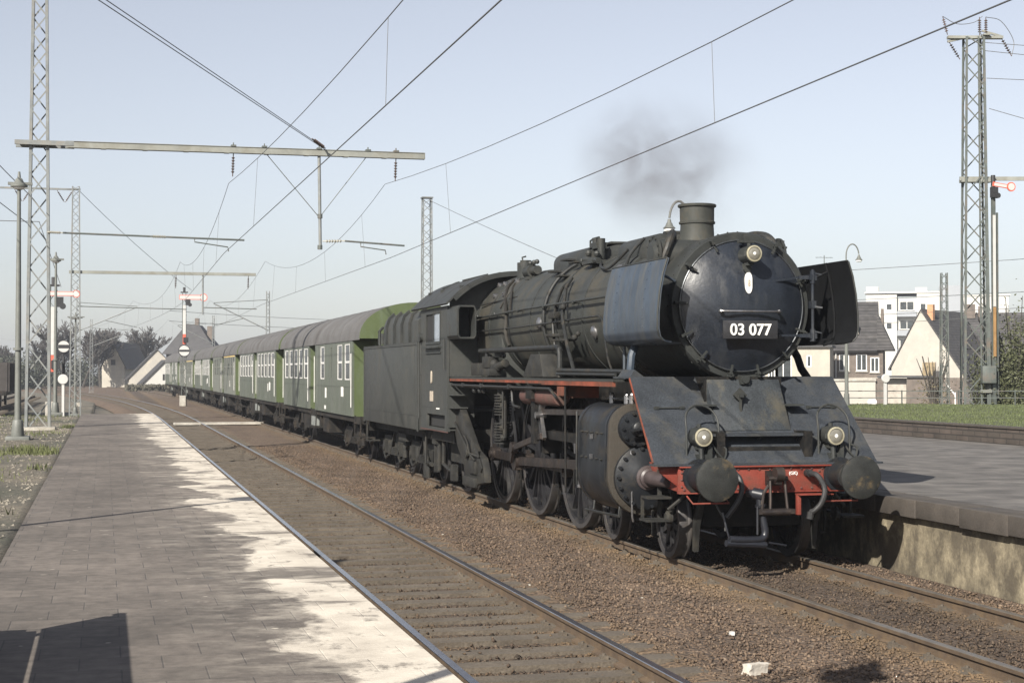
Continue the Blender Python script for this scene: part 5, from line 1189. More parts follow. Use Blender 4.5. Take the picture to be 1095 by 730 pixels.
    m2.build('stencil_panel', 'white', rt)
    if band:
        m2 = MB(); m2.bb(-HW - .006, -HW + .002, 1.2, 8.6, 2.985, 3.04); m2.build('class_stripe', 'yellow', rt)
    mb = MB()                                # underframe
    mb.bb(-1.36, 1.36, .25, CL - .25, .98, ZB); mb.bb(-1.05, 1.05, -.05, .20, .88, 1.14); mb.bb(-1.05, 1.05, CL - .2, CL + .05, .88, 1.14)
    for y, L, z in ((6.5, 1.2, .52), (8.2, .35, .60), (10.9, 1.4, .50), (12.6, .5, .62)):
        for sx in (-1, 1): mb.bb(sx * .75, sx * 1.30, y, y + L, z, .98)
    mb.prism([(5.9, .98), (6.6, .62), (11.8, .62), (12.6, .98)], 'yz', -.9, -.86)
    for sx in (-1, 1): mb.lathe([(0, -.55), (.24, -.54), (.25, -.5), (.12, -.44), (.13, 0), (.17, .02), (.17, .04), (0, .04)], (sx * .875, 0, 1.05), Y, 16); mb.lathe([(0, .3), (.24, .29), (.25, .25), (.12, .2), (.13, 0), (0, -.04)], (sx * .875, CL, 1.05), Y, 16)
    mb.bar((0, -.5, 1.0), (0, .1, 1.0), .12, .2); mb.tube([(-.4, -.05, .95), (-.4, -.35, .6), (-.3, -.5, .75)], .035, 6)
    mb.build('underframe', 'under', rt)
    for sx in (-1, 1):
        mb = MB(); mb.bb(sx * 1.10, sx * 1.36, 9.0, 10.0, .62, .98); mb.build('battery_box', mat('battery_box', (.17, .18, .17), .6, var=.25), rt)
    for yc in (3.1, CL - 3.1): bogie(rt, yc, 2.3, .47)
    mb = MB(); mb.prism([(-.55, 1.3), (-.62, 1.4), (-.62, 3.0), (-.5, 3.2), (.5, 3.2), (.62, 3.0), (.62, 1.4), (.55, 1.3)], 'xz', -.30, -.002); mb.build('gangway', mat('gangway_rubber', (.02, .02, .02), .8), rt)
    return rt
W = lambda y: (y, .80, 2.04, 2.97)
def run(y0, n, pitch=1.36): return [(y0 + pitch * i, .92, 2.04, 2.97) for i in range(n)]
nearA = [(1.62, .85, 2.04, 2.97), (2.98, .85, 2.04, 2.97), (4.95, .26, 2.05, 2.95), (6.55, .80, 2.04, 2.97)]
A = coach_proto('dark green coach directly behind the tender with white panel under its windows', nearA, run(10.45, 5), False, 'alu', 'dustsheen', [(2.75, .42, 1.60, 1.86), (6.1, .28, 1.52, 1.80), (6.2, .3, 1.20, 1.30)])
B = coach_proto('green coach second behind the tender with rows of white framed windows', run(1.6, 5, 1.40), run(10.45, 5), False, 'alu', 'dustsheen', [(3.0, .42, 1.55, 1.86), (3.8, .18, 1.5, 1.8)])
Cc = coach_proto('dusty green coach third behind the tender with yellow stripe above olive framed windows', run(1.6, 5, 1.40), run(10.45, 5), True, 'olive', 'olive', [(4.2, .2, 1.5, 1.8)])
labels = [None, None, None, 'green coach fourth behind the tender with white framed windows beyond the striped coach', 'dusty green coach with yellow stripe standing next to last in the train', 'dark green coach at the far tail of the train beside the semaphore']
protos = [A, B, Cc, B, Cc, A]
s = 39.5
for i in range(6):
    o = protos[i] if i < 3 else copy_tree(protos[i])
    x0 = off_far(s); x1 = off_far(s + CL); o.location = (x0, s, 0); o.rotation_euler = (0, 0, -math.atan2(x1 - x0, CL))
    o['group'] = 'green passenger coaches of the train'
    if labels[i]: o['label'] = labels[i]
    s += 19.1
# ------------------------------------------------------------------ overhead line
def lattice(root, h, wb, wt, leg, step, m, db=None, dt=None, z0=0.):
    """four-legged lattice mast in local coordinates: legs and lacing taper from base to top"""
    db = db or wb; dt = dt or wt
    def W_(z): t = z / h; return wb + (wt - wb) * t, db + (dt - db) * t
    for sx in (-1, 1):
        for sy in (-1, 1):
            mb = MB(); a, b = W_(z0)[0] / 2, W_(z0)[1] / 2; c, d = W_(h)[0] / 2, W_(h)[1] / 2
            p0, p1 = Vector((sx * a, sy * b, z0)), Vector((sx * c, sy * d, h))
            mb.bar(p0, p1, leg, leg * .22, up=(0, 1, 0)); mb.bar(p0 + Vector((0, -sy * leg * .5, 0)), p1 + Vector((0, -sy * leg * .5, 0)), leg * .22, leg, up=(0, 1, 0)); mb.build('leg', m, root)
    mb = MB(); z = z0; k = 0
    while z < h - .1:
        z2 = min(h, z + step * W_(z)[0]); a, b = W_(z); c, d = W_(z2); q = 1 if k % 2 else -1
        for sy in (-1, 1):
            mb.bar((-q * a / 2, sy * b / 2 * 1.01, z), (q * c / 2, sy * d / 2 * 1.01, z2), leg * .5, leg * .16, up=(0, 1, 0)) if sy < 0 else mb.bar((q * a / 2, sy * b / 2 * 1.01, z), (-q * c / 2, sy * d / 2 * 1.01, z2), leg * .5, leg * .16, up=(0, 1, 0))
        for sx in (-1, 1):
            mb.bar((sx * a / 2 * 1.01, -q * sx * b / 2, z), (sx * c / 2 * 1.01, q * sx * d / 2, z2), leg * .16, leg * .5, up=(0, 0, 1))
        z = z2; k += 1
    mb.build('lacing', m, root)
    mb = MB(); mb.bb(-wb * .75, wb * .75, -db * .75, db * .75, z0 - .9, z0 + .08); mb.build('footing', 'concrete', root)
def insulator(root, p0, p1, m='ceram', r=.05, n=6):
    p0, p1 = Vector(p0), Vector(p1); d = p1 - p0; L = d.length; d.normalize(); mb = MB(); mb.cyl(p0, p1, .016, n=6)
    for i in range(n):
        c = p0 + d * (L * (.2 + .6 * i / (n - 1))); mb.cyl(c - d * .012, c + d * .03, r, r * .45, n=10)
    mb.build('insulator', m, root)
def rod(root, pts, r, name, m='galvdark', n=6):
    mb = MB(); mb.tube(pts, r, n); return mb.build(name, m, root)
mast_group = 'lattice masts of the overhead line'
# main mast at the left platform: beam across both tracks
ms = thing('catenary_mast', 'tall lattice mast whose long beam spans both tracks', 'mast', (-9.24, 45, .7), 0, mast_group)
lattice(ms, 13.6, .60, .30, .075, 1.3, 'galv', .50, .28)
zb = 8.36 - .7
mb = MB(); mb.bb(-.62, .9, -.34, -.27, zb - .06, zb + .06); mb.bb(-.62, .9, .27, .34, zb - .06, zb + .06); mb.bb(-.5, .4, -.3, .3, zb - .02, zb + .02); mb.build('beam_clamp', 'galv', ms)
mb = MB(); mb.bb(.70, 10.5, -.10, -.03, zb - .075, zb + .085); mb.bb(.70, 10.5, .03, .10, zb - .075, zb + .085); mb.bb(.70, 10.5, -.12, .12, zb + .087, zb + .10); mb.bb(10.505, 10.52, -.12, .12, zb - .08, zb + .10)
for x in np.arange(1.6, 10.4, 1.1): mb.bb(x, x + .14, -.11, .11, zb - .085, zb - .077)
mb.build('crossbeam', 'beam', ms)
rod(ms, [(7.52, 0, zb), (7.56, 0, 5.02)], .045, 'drop_tube', 'galv', 10)
rod(ms, [(6.0, 0, zb), (7.5, 0, 5.9)], .012, 'stay'); rod(ms, [(8.9, 0, zb), (7.56, 0, 5.9)], .012, 'stay')
mb = MB()
for x in (5.15, 6.0, 7.52, 8.9, 9.7): mb.box((x, 0, zb + .12), (.14, .26, .05)); mb.cyl((x, 0, zb + .1), (x, 0, zb + .22), .018, n=6)
for z in (5.9, 5.03): mb.cyl((7.55, 0, z - .06), (7.55, 0, z + .06), .07, n=10)
mb.build('fitting', 'galvdark', ms)
for x in (5.15, 9.7): insulator(ms, (x, 0, zb - .08), (x - .02, 0, zb - .72))
# registration arms
insulator(ms, (.22, -.25, 5.28), (.62, -.25, 5.27), 'ceramlight', .045)
rod(ms, [(.62, -.25, 5.27), (5.45, -.1, 5.18)], .026, 'registration_arm', 'galvdark', 8)
insulator(ms, (2.9, -.19, 5.226), (3.4, -.17, 5.217), 'ceramlight', .05)
rod(ms, [(4.1, -.15, 5.19), (4.1, -.15, 5.10), (5.0, -.1, 4.98), (5.02, -.1, 4.86)], .018, 'steady_arm')
insulator(ms, (7.62, 0, 5.20), (8.25, 0, 5.22), 'ceramlight', .055)
rod(ms, [(8.25, 0, 5.22), (9.95, 0, 5.12)], .026, 'registration_arm', 'galvdark', 8)
rod(ms, [(8.7, 0, 5.19), (8.7, 0, 5.07), (9.4, 0, 4.98), (9.42, 0, 4.86)], .018, 'steady_arm')
# second mast with a lower beam, further along
m2_ = thing('catenary_mast', 'slimmer lattice mast farther beyond the narrow platform with beam and short top arm', 'mast', (-8.85, 78, .0), 0, mast_group)
lattice(m2_, 10.9, .50, .30, .055, 1.0, 'galv', .42, .26)
mb = MB(); mb.bb(-.3, 8.35, -.07, .07, 6.83, 6.97); mb.build('crossbeam', 'beam', m2_)
mb = MB(); mb.bb(-3.9, .2, -.06, .06, 10.72, 10.80); mb.build('top_arm', 'galv', m2_)
rod(m2_, [(5.85, 0, 6.9), (5.85, 0, 4.95)], .04, 'drop_tube', 'galv', 8)
for a in ((-.9, -1.15), (-2.0, -2.25), (-.45, -.2)):
    pass
for x in (-.5, -2.4):
    insulator(m2_, (x - .35, 0, 10.7), (x - .02, 0, 10.15)); insulator(m2_, (x + .35, 0, 10.7), (x + .02, 0, 10.15))
for x in (4.6, 8.0): insulator(m2_, (x, 0, 6.83), (x - .02, 0, 6.2))
rod(m2_, [(.1, -.1, 5.3), (5.1, -.1, 5.2)], .025, 'registration_arm'); rod(m2_, [(5.9, 0, 5.3), (8.4, 0, 5.25)], .025, 'registration_arm')
# further cantilever masts
def cantilever(loc, h, side, label, reach, slim=.32):
    o = thing('catenary_mast', label, 'mast', loc, 0, mast_group)
    lattice(o, h, slim, slim * .6, .05, 1.3, 'galv')
    rod(o, [(0, 0, 5.3), (side * reach, 0, 7.1)], .04, 'bracket_tube', 'galv'); rod(o, [(0, 0, 7.4), (side * reach, 0, 7.15)], .025, 'top_tube', 'galvdark'); rod(o, [(side * reach * .45, 0, 6.1), (side * reach, 0, 5.6)], .025, 'registration_arm')
    return o
cantilever((-9.4, 122, -.1), 8.6, 1, 'short slim lattice mast standing along the line near the goods wagon', 4.2)
cantilever((-9.0, 190, -.2), 8.4, 1, 'pale thin mast standing in front of the cream gabled houses', 4.6, .4)
cantilever((3.3, 168, -.2), 8.2, -1, 'thin mast beside the signal cabin behind the train tail', 3.6)
cantilever((3.4, 112, -.2), 8.0, -1, 'thin mast rising just behind the roofs of the rear coaches', 3.7)
m3_ = thing('catenary_mast', 'pale lattice mast rising alone behind the engine cab roof', 'mast', (8.25, 80, .9), 0, mast_group)
lattice(m3_, 10.1, .52, .42, .06, .9, 'galv')
mb = MB(); mb.bb(-.28, .28, -.28, .28, 10.1, 10.16); mb.bb(-.3, .9, -.04, .04, 5.0, 5.08); mb.build('top_plate', 'galv', m3_)
# big right-hand mast with its crown of insulators
m4 = thing('catenary_mast', 'tall grey green lattice mast on the green with insulators at its top', 'mast', (23.1, 52.6, .4), R(-14), mast_group)
lattice(m4, 14.0, .92, .62, .085, 1.1, 'galvdark', .55, .45)
mb = MB()
for x in (.12, .30):
    for y in (-.2,): mb.bar((x * 1.3, y * 1.2, 0), (x, y, 14.0), .06, .02, up=(0, 1, 0))
z = .2
while z < 13.8: mb.bar((.14, -.21, z), (.34, -.21, z + .35), .03, .01, up=(0, 1, 0)); mb.bar((.34, -.21, z + .35), (.14, -.21, z + .7), .03, .01, up=(0, 1, 0)); z += .7
mb.build('cable_ladder', 'galvdark', m4)
mb = MB(); mb.bb(-.95, 1.05, -.12, .12, 13.95, 14.05); mb.bar((-.95, 0, 13.85), (-.3, 0, 14.0), .08); mb.bar((1.0, 0, 14.05), (.3, 0, 14.25), .07); mb.bb(-.5, .6, -.2, .2, 8.72, 8.84); mb.bb(-.55, 2.9, -.10, -.02, 8.78, 8.92); mb.bb(.3, .55, -.25, .1, 14.05, 14.1); mb.bb(.1, .5, -.35, -.2, 1.1, 1.2)
cb_ = MB(); cb_.box((.35, -.42, 1.75), (.50, .30, .62)); cb_.build('switch_box', 'galvdark', m4, bev=.02)
build_each(mb, 'crossarm', 'beam', m4)
for x in (.22, .45): insulator(m4, (x, 0, 14.08), (x, 0, 14.75), 'ceram', .07)
insulator(m4, (-.95, 0, 14.1), (-1.15, -.1, 14.75), 'ceram', .07); insulator(m4, (-.9, 0, 13.85), (-.5, 0, 13.2), 'ceram', .07); insulator(m4, (1.0, 0, 14.0), (1.35, -.1, 13.3), 'ceram', .07)
rod(m4, curve_pts([(-1.15, -.1, 14.75), (-.6, 0, 14.5), (.0, 0, 14.55), (.33, 0, 14.78)]), .012, 'jumper', 'wire'); rod(m4, curve_pts([(.45, 0, 14.75), (1.0, 0, 14.6), (1.45, 0, 13.9), (1.35, -.1, 13.3)]), .012, 'jumper', 'wire')
m5 = thing('catenary_mast', 'slim pale lattice post between the cream house and the tall mast', 'mast', (21.3, 51.6, .9), R(-14), mast_group); lattice(m5, 4.85, .27, .19, .04, 1.1, 'galvdark')

def line(pts, r, m='wire'):
    mb = MB(); mb.tube(pts, r, 5); return mb
def sag(p0, p1, s_, n=14):
    p0, p1 = Vector(p0), Vector(p1); return [p0.lerp(p1, i / n) - Vector((0, 0, s_ * 4 * (i / n) * (1 - i / n))) for i in range(n + 1)]
def overhead(label, xf, y_sup, zc, zm_sup, zm_mid, stag):
    o = thing('overhead_wire', label, 'overhead wire', (0, 0, 0), 0, 'contact wires above the tracks')
    con, mes = [], []
    for k in range(len(y_sup) - 1):
        a, b = y_sup[k], y_sup[k + 1]; n = 16
        for i in range(n + (k == len(y_sup) - 2)):
            t = i / n; y = a + (b - a) * t; xs_ = xf(y); st = stag * (1 if k % 2 else -1) * (1 - 2 * t)
            con.append((xs_ + st, y, zc)); mes.append((xs_ + st * .4, y, zm_sup - (zm_sup - zm_mid) * 4 * t * (1 - t)))
    line(con, .0085).build('contact_wire', 'wire', o); line(mes, .0075).build('messenger_wire', 'wire', o)
    k = 3
    for i in range(2, len(con) - 1, 4 if True else k):
        if abs(con[i][1]) < 200 and mes[i][2] - con[i][2] > .15: line([mes[i], con[i]], .004).build('dropper', 'wire', o)
    return o
overhead('contact wire with hangers running above the engine and its train', lambda y: off_far(y) + .05, (-23, 45, 78, 122, 168, 230, 300), 5.47, 7.55, 6.45, .25)
overhead('contact wire with hangers running above the empty near track', lambda y: off_near(y) + .0, (-23, 45, 78, 122, 190, 260), 5.52, 7.45, 6.55, -.2)
def single(name, label, pts, r=.011, m='wire'):
    return tag(line(pts, r).build(name, m), label, 'wire')
for dx in (0, .10):
    pass
fw = thing('feeder_cable', 'double feeder cable slanting upward from the end of the long beam', 'cable', (-1.6, 45, 8.45))
ORG = Vector((-1.6, 45, 8.45))
for dz in (0, .10): line([(-1.55, 45, 8.47 + dz * .3), (-8.35, 27, 8.75 + dz), (-10.9, 20.3, 8.85 + dz)], .010).build('strand', 'wire', fw)
insulator(fw, (-1.55, 44.95, 8.5), (-2.1, 43.5, 8.55), 'ceram', .05)
ORG = Vector((0, 0, 0))
single('guy_wire', 'higher of two thin wires descending to the mast with the long beam', sag((-12.6, 28, 9.9), (-9.5, 45, 7.0), .25))
single('guy_wire', 'lower of two thin wires descending to the mast with the long beam', sag((-12.8, 33, 8.4), (-9.5, 45, 6.2), .1))
single('guy_wire', 'thin horizontal wire passing behind the nearest lamp post at lamp height', [(-30, 52, 7.0), (-9.5, 52, 6.9), (-9.5, 78, 6.2)], .012)
single('guy_wire', 'thin wire sloping from the second mast top toward the drop tube', sag((-8.7, 78, 10.7), (-2.4, 100, 7.2), .2), .012)
single('guy_wire', 'wire sloping from the lone mast top down behind the boiler', sag((8.4, 80, 10.9), (11.5, 52, 4.4), .1), .012)
for k, (z0, z1, y) in enumerate(((6.3, 7.2, 60), (5.3, 5.7, 62), (4.7, 5.0, 64), (4.15, 4.75, 66))):
    single('line_wire', ('topmost', 'second highest', 'third highest', 'lowest')[k] + ' of the thin wires crossing behind the tall green mast', sag((8, y + 10, z0 - .3), (40, y - 4, z1 + .55), .25), .012)
for k, (z0, z1) in enumerate(((13.9, 12.2), (13.6, 11.6), (12.6, 11.4), (11.5, 7.6))):
    single('line_wire', ('uppermost', 'second', 'third', 'steepest')[k] + ' wire leaving the insulator crowned mast top', sag((23.3 + .1 * k, 52.4, z0 + .3), (31.5, 44, z1 + .2), .1), .012)
single('line_wire', 'thin telegraph wire over the roofs of the distant coaches', sag((-3, 118, 6.6), (30, 150, 7.2), .4), .015)
single('line_wire', 'second thin telegraph wire over the roofs of the distant coaches', sag((-3, 119, 5.9), (30, 150, 6.4), .4), .015)

# ------------------------------------------------------------------ lamps and signals
def street_lamp(loc, h, label, hat=.32, head=True):
    o = thing('platform_lamp', label, 'lamp', loc)
    mb = MB(); mb.cyl((0, 0, 0), (0, 0, h * .5), .075, .062, n=12); mb.cyl((0, 0, h * .5), (0, 0, h), .062, .04, n=12); mb.cyl((0, 0, h * .36), (0, 0, h * .37), .11, n=12); mb.build('post', 'polegreen', o)
    mb = MB(); mb.box((0, 0, .06), (.52, .52, .14)); mb.cyl((0, 0, .12), (0, 0, .5), .15, .11, n=12); mb.build('foot', 'polegreen', o, bev=.02)
    mb = MB(); mb.lathe([(.06, h - .05), (.10, h + .0), (hat, h + .02), (hat, h + .06), (.11, h + .12), (.07, h + .20), (.04, h + .22), (.025, h + .36), (0, h + .36)], (0, 0, 0), (0, 0, 1), 18); mb.bb(-hat - .05, hat + .10, -.05, .05, h + .06, h + .12); lh = mb.build('lamp_head', 'polegreen', o)
    mb = MB(); mb.lathe([(hat * .75, h + .018), (hat * .6, h - .03), (.05, h - .05), (0, h - .05)], (0, 0, 0), (0, 0, 1), 16); mb.build('globe', 'white', lh)
    return o
street_lamp((-9.40, 37.9, .68), 5.72, 'nearest dark lamp post with flat hat shaped head', .19)
street_lamp((-9.28, 62, .62), 5.7, 'dark lamp post standing behind the main lattice mast', .19)
street_lamp((-9.15, 96, -.3), 5.6, 'low lamp post with pale flat head farther down the line', .40)
def goose(loc, h, a, label, arm=.55, q=.6):
    o = thing('platform_lamp', label, 'lamp', loc, a)
    mb = MB(); mb.cyl((0, 0, 0), (0, 0, h - 1.0), .07, .05, n=10); mb.tube([(0, 0, h - 1.05), (0, 0, h - .5)] + [(arm / 2 - arm / 2 * math.cos(t), 0, h - .5 + .40 * math.sin(t)) for t in np.linspace(0, PI * .95, 12)], .024, 8); mb.cyl((0, 0, 0), (0, 0, .5), .11, .09, n=10); mb.build('post', 'polegreen', o)
    mb = MB(); mb.lathe([(.05 * q, h - .46), (.07 * q, h - .52), (.10 * q, h - .46 - .14 * q), (.13 * q, h - .46 - .22 * q), (.21 * q, h - .46 - .30 * q), (.20 * q, h - .46 - .31 * q), (.1 * q, h - .46 - .26 * q), (0, h - .46 - .26 * q)], (arm, 0, 0), (0, 0, 1), 18); s_ = mb.build('shade', 'polegreen', o)
    mb = MB(); mb.lathe([(.17 * q, h - .46 - .305 * q), (.17 * q, h - .46 - .40 * q), (.12 * q, h - .46 - .42 * q), (0, h - .46 - .425 * q)], (arm, 0, 0), (0, 0, 1), 16); mb.build('globe', 'white', s_)
    return o
goose((3.66, 30, .7), 5.02, PI, 'gooseneck lamp with bell shade peeping out beside the chimney', .40)
goose((17.24, 51, 1.0), 5.75, .0, 'gooseneck lamp rising above the smoke plate on the house side', .48)
goose((-8.6, 4.9, .7), 5.2, R(30), 'gooseneck platform lamp close to the camera casting its shadow on the ballast', 1.7, 1.3)
street_lamp((-11.4, 13.1, .68), 5.5, 'platform lamp casting a long shadow across the pavers')
# bench at the left edge of the platform (its shadow lies in the picture)
be = thing('platform_bench', 'slatted platform bench whose shadow falls on the pavers', 'bench', (-8.36, 7.6, .755))
mb = MB(); mb.bb(-.02, .03, -1.75, 1.75, .895, .93); mb.bb(-.02, .03, -1.75, 1.72, .50, .855); mb.bb(-.02, .03, -1.75, 1.72, .30, .43); mb.build('backrest', 'wood', be)
mb = MB()
for x in (-.12, -.26, -.40): mb.bb(x - .06, x + .06, -1.75, 1.75, .43, .46)
mb.build('seat', 'wood', be)
for y in (-1.6, 1.6):
    mb = MB(); mb.bb(.031, .07, y - .03, y + .03, 0, .89); mb.bb(-.46, .03, y - .03, y + .03, .385, .428); mb.bb(-.44, -.40, y - .03, y + .03, 0, .385); mb.build('leg', 'sigblack', be)

def semaphore(loc, h, arm, label, k_=1., lower=True):
    o = thing('semaphore_signal', label, 'signal', loc, 0, 'semaphore signals')
    mb = MB(); w_ = .16
    for sx in (-1, 1):
        for sy in (-1, 1): mb.bar((sx * w_, sy * w_, 0), (sx * w_ * .7, sy * w_ * .7, h), .035)
    z = 0; k = 0
    while z < h - .3:
        q = 1 if k % 2 else -1
        for sy in (-1, 1): mb.bar((-q * w_, sy * w_, z), (q * w_, sy * w_, z + .45), .02)
        z += .45; k += 1
    mb.build('mast', 'galvdark', o)
    mb = MB(); mb.bb(-.10, .10, -.19, -.165, h - 2.9, h - .9); mb.build('mast_panel', 'whitepaint', o)
    mb = MB(); mb.bb(-.10, .10, -.19, -.165, h - 3.6, h - 2.91); mb.build('mast_panel', 'sigred', o)
    mb = MB(); z = h - .35
    mb.bb(-.35 * k_, arm - .15 * k_, -.24, -.215, z - .16 * k_, z + .16 * k_); a_ = mb
    mb.lathe([(0, -.025), (.27 * k_, -.025), (.27 * k_, .0), (0, .0)], (arm, -.215, z), (0, 1, 0), 24); ar = mb.build('arm', 'sigred', o)
    mb = MB(); mb.bb(-.32 * k_, arm - .22 * k_, -.246, -.2405, z - .12 * k_, z + .12 * k_); mb.lathe([(0, -.03), (.22 * k_, -.03), (.22 * k_, -.0255), (0, -.0255)], (arm, -.215, z), (0, 1, 0), 24); mb.build('arm_face', 'whitepaint', ar)
    mb = MB(); mb.box((.25, -.25, z - .35), (.32, .12, .42)); mb.cyl((.18, -.32, z - .3), (.18, -.18, z - .3), .13, n=14); mb.cyl((.38, -.32, z - .52), (.38, -.18, z - .52), .13, n=14); mb.box((.0, 0, h), (.5, .2, .08)); mb.cyl((0, 0, h), (0, 0, h + .35), .09, n=10); mb.box((.1, -.2, h - 3.3), (.35, .3, .35)); mb.build('lamp_box', 'sigblack', o)
    if lower: disc(o, (0, -.25, 3.85))
    mb = MB(); mb.bb(-.30, .10, -.3, .1, -.05, .75); mb.build('relay_box', 'concrete', o)
    return o
def disc(o, c, r=.36):
    c = Vector(c); mb = MB(); mb.lathe([(0, -.02), (r * 1.15, -.02), (r * 1.15, .03), (0, .03)], c, Y, 24); mb.box(c + Vector((0, .18, -.12)), (r * 1.2, .3, r * 1.6)); d = mb.build('disc_backing', 'sigblack', o)
    mb = MB(); mb.lathe([(0, -.0262), (r, -.0262), (r, -.021), (0, -.021)], c, Y, 28); f = mb.build('disc', 'whitepaint', d)
    mb = MB(); mb.bb(c.x - r * .97, c.x + r * .97, c.y - .032, c.y - .0275, c.z - .075, c.z + .075); mb.build('disc_bar', 'sigblack', f)
semaphore((-2.18, 114, -.16), 7.9, 1.30, 'white armed semaphore with round barred disc standing between the tracks by the train')
semaphore((-9.6, 70, .25), 5.6, .92, 'semaphore with white arm half hidden behind the mast with the long beam', .58, lower=False)
sm = thing('shunting_signal', 'round white disc signal with black bar beside the lattice masts', 'signal', (-9.18, 70, .3))
mb = MB(); mb.cyl((0, 0, 0), (0, 0, 2.6), .06, n=8); mb.build('post', 'sigblack', sm); disc(sm, (0, -.1, 3.0), .235)
def white_disc(loc, h, r, label):
    o = thing('disc_post', label, 'marker', loc); mb = MB(); mb.bb(-.05, .05, -.03, .03, 0, h - r * .8); mb.build('post', 'whitepaint', o)
    mb = MB(); mb.lathe([(0, -.04), (r * .9, -.04), (r, -.02), (r, .02), (0, .02)], (0, -.032, h), Y, 24); mb.build('disc', 'whitepaint', o)
white_disc((-9.10, 66, .5), 1.45, .20, 'plain white disc on a white post beyond the end of the narrow platform')
white_disc((18.9, 51.4, 1.0), 1.02, .155, 'plain white disc on a white post on the green by the railing')
ra = thing('semaphore_signal', 'signal arm with red edged tip and tall striped post beside the tall mast', 'signal', (23.62, 52.2, 1.0), 0, 'semaphore signals')
mb = MB(); mb.bb(-.06, .06, -.06, .06, 0, 8.0); mb.bb(.12, .18, -.03, .03, .3, 7.0); mb.build('mast', 'galvdark', ra)
mb = MB(); mb.bb(-.062, .04, -.10, -.065, 3.6, 6.9); mb.build('mast_panel', 'whitepaint', ra)
mb = MB(); mb.bb(-.062, .04, -.10, -.065, 1.8, 3.58); mb.build('mast_panel', mat('sig_ochre', (.26, .15, .06), .6, var=.2), ra)
mb = MB(); mb.bar((-.1, -.15, 8.02), (.62, -.15, 7.92), .03, .15); mb.lathe([(0, -.02), (.17, -.02), (.17, .02), (0, .02)], (.62, -.18, 7.93), Y, 20); am_ = mb.build('arm', 'sigred', ra)
mb = MB(); mb.lathe([(0, -.03), (.13, -.03), (.13, -.022), (0, -.022)], (.62, -.18, 7.93), Y, 20); mb.bar((-.05, -.172, 8.01), (.45, -.172, 7.945), .005, .10); mb.build('arm_face', 'whitepaint', am_)
mb = MB(); mb.box((-.02, -.1, 7.72), (.22, .2, .38)); mb.cyl((.08, -.22, 7.6), (.08, -.1, 7.6), .10, n=12); mb.cyl((0, 0, 8.0), (0, 0, 8.35), .08); mb.build('lamp_box', 'sigblack', ra)

# crossing plank strip and stray pieces
cb = MB(); cb.box((-2.6, 72.5, -.035), (3.9, .7, .09), Matrix.Rotation(.05, 3, 'Z')); tag(cb.build('crossing_board', 'concrete'), 'pale narrow crossing strip laid over the ballast between the tracks', 'crossing')
def lump(name, c, s, m, label, cat, seed):
    random.seed(seed); mb = MB(); mb.box(c, s, Matrix.Rotation(random.uniform(-.4, .4), 3, 'Z'))
    bmesh.ops.subdivide_edges(mb.bm, edges=mb.bm.edges, cuts=2, use_grid_fill=True)
    for v in mb.bm.verts: v.co += Vector([random.uniform(-1, 1) * q * .09 for q in s])
    tag(mb.build(name, m, bev=0), label, cat)
lump('stone_block', (-2.51, 11.95, -.085), (.19, .10, .085), mat('white_stone', (.42, .385, .335), .85, var=.15, scale=9, bump=.3), 'whitish stone block lying on the ballast beside the bright rail', 'stone', 2)
lump('paper_scrap', (-1.98, 13.75, -.11), (.045, .04, .03), mat('paper', (.42, .41, .39), .8, var=.1), 'small white paper scrap on the ballast in front of the engine', 'litter', 3)
for k, (x, y, lb) in enumerate(((-2.6, 21.6, 'yellowish scrap on the ballast in the middle between the tracks'), (-2.9, 17.5, 'pale pebble on the ballast next to the near rail'), (-2.0, 16.2, 'small white pebble between the tracks ahead of the engine'), (-2.7, 23.2, 'white pebble on the ballast alongside the tender'))):
    lump('pebble', (x, y, -.125), (.032, .03, .022), 'concrete' if k else 'tanface', lb, 'pebble', 10 + k)
lump('white_bag', (18.15, 50.9, 1.22), (.24, .16, .16), 'white', 'small white bag dropped on the grass by the railing', 'bag', 5)
fe = thing('railing', 'thin dark railing along the far side of the green', 'railing', (19.8, 51.9, 1.05))
mb = MB(); d_ = Vector((math.cos(R(-14.17)), math.sin(R(-14.17)), 0))
for k in range(-14, 16, 2):
    p = d_ * k; mb.bar(p, p + Vector((0, 0, .55)), .035)
for z in (.52, .28): mb.bar(d_ * -14 + Vector((0, 0, z)), d_ * 15 + Vector((0, 0, z)), .03)
mb.build('rails', 'galvdark', fe)
# ------------------------------------------------------------------ buildings beyond the green (placed square to the street behind the station)
VA = R(-14.17)
def vpos(u, v):                              # u metres to the right of, v metres ahead along the street axis
    return (-7.51 + u * math.cos(VA) - v * math.sin(VA) * 1.0, u * math.sin(VA) + v * math.cos(VA), 0)
def window(parent, x, y, z, w_, h_, depth=.12, m='glass', bars=True, sill=True):
    """window on a wall that faces -y in local space; frame > pane"""
    mb = MB(); t = .07
    mb.bb(x - w_ / 2, x - w_ / 2 + t, y - .03, y + .04, z, z + h_); mb.bb(x + w_ / 2 - t, x + w_ / 2, y - .03, y + .04, z, z + h_); mb.bb(x - w_ / 2 + t, x + w_ / 2 - t, y - .03, y + .04, z, z + t); mb.bb(x - w_ / 2 + t, x + w_ / 2 - t, y - .03, y + .04, z + h_ - t, z + h_)
    if bars: mb.bb(x - .03, x + .03, y - .03, y + .04, z + t, z + h_ - t)
    f = mb.build('window', 'frame', parent)
    mb = MB(); mb.bb(x - w_ / 2 + .02, x + w_ / 2 - .02, y - .012, y + .02, z + .02, z + h_ - .02); mb.build('pane', m, f)
    if sill: mb = MB(); mb.bb(x - w_ / 2 - .08, x + w_ / 2 + .08, y - .12, y + .01, z - .09, z - .003); mb.build('sill', 'concrete', f)
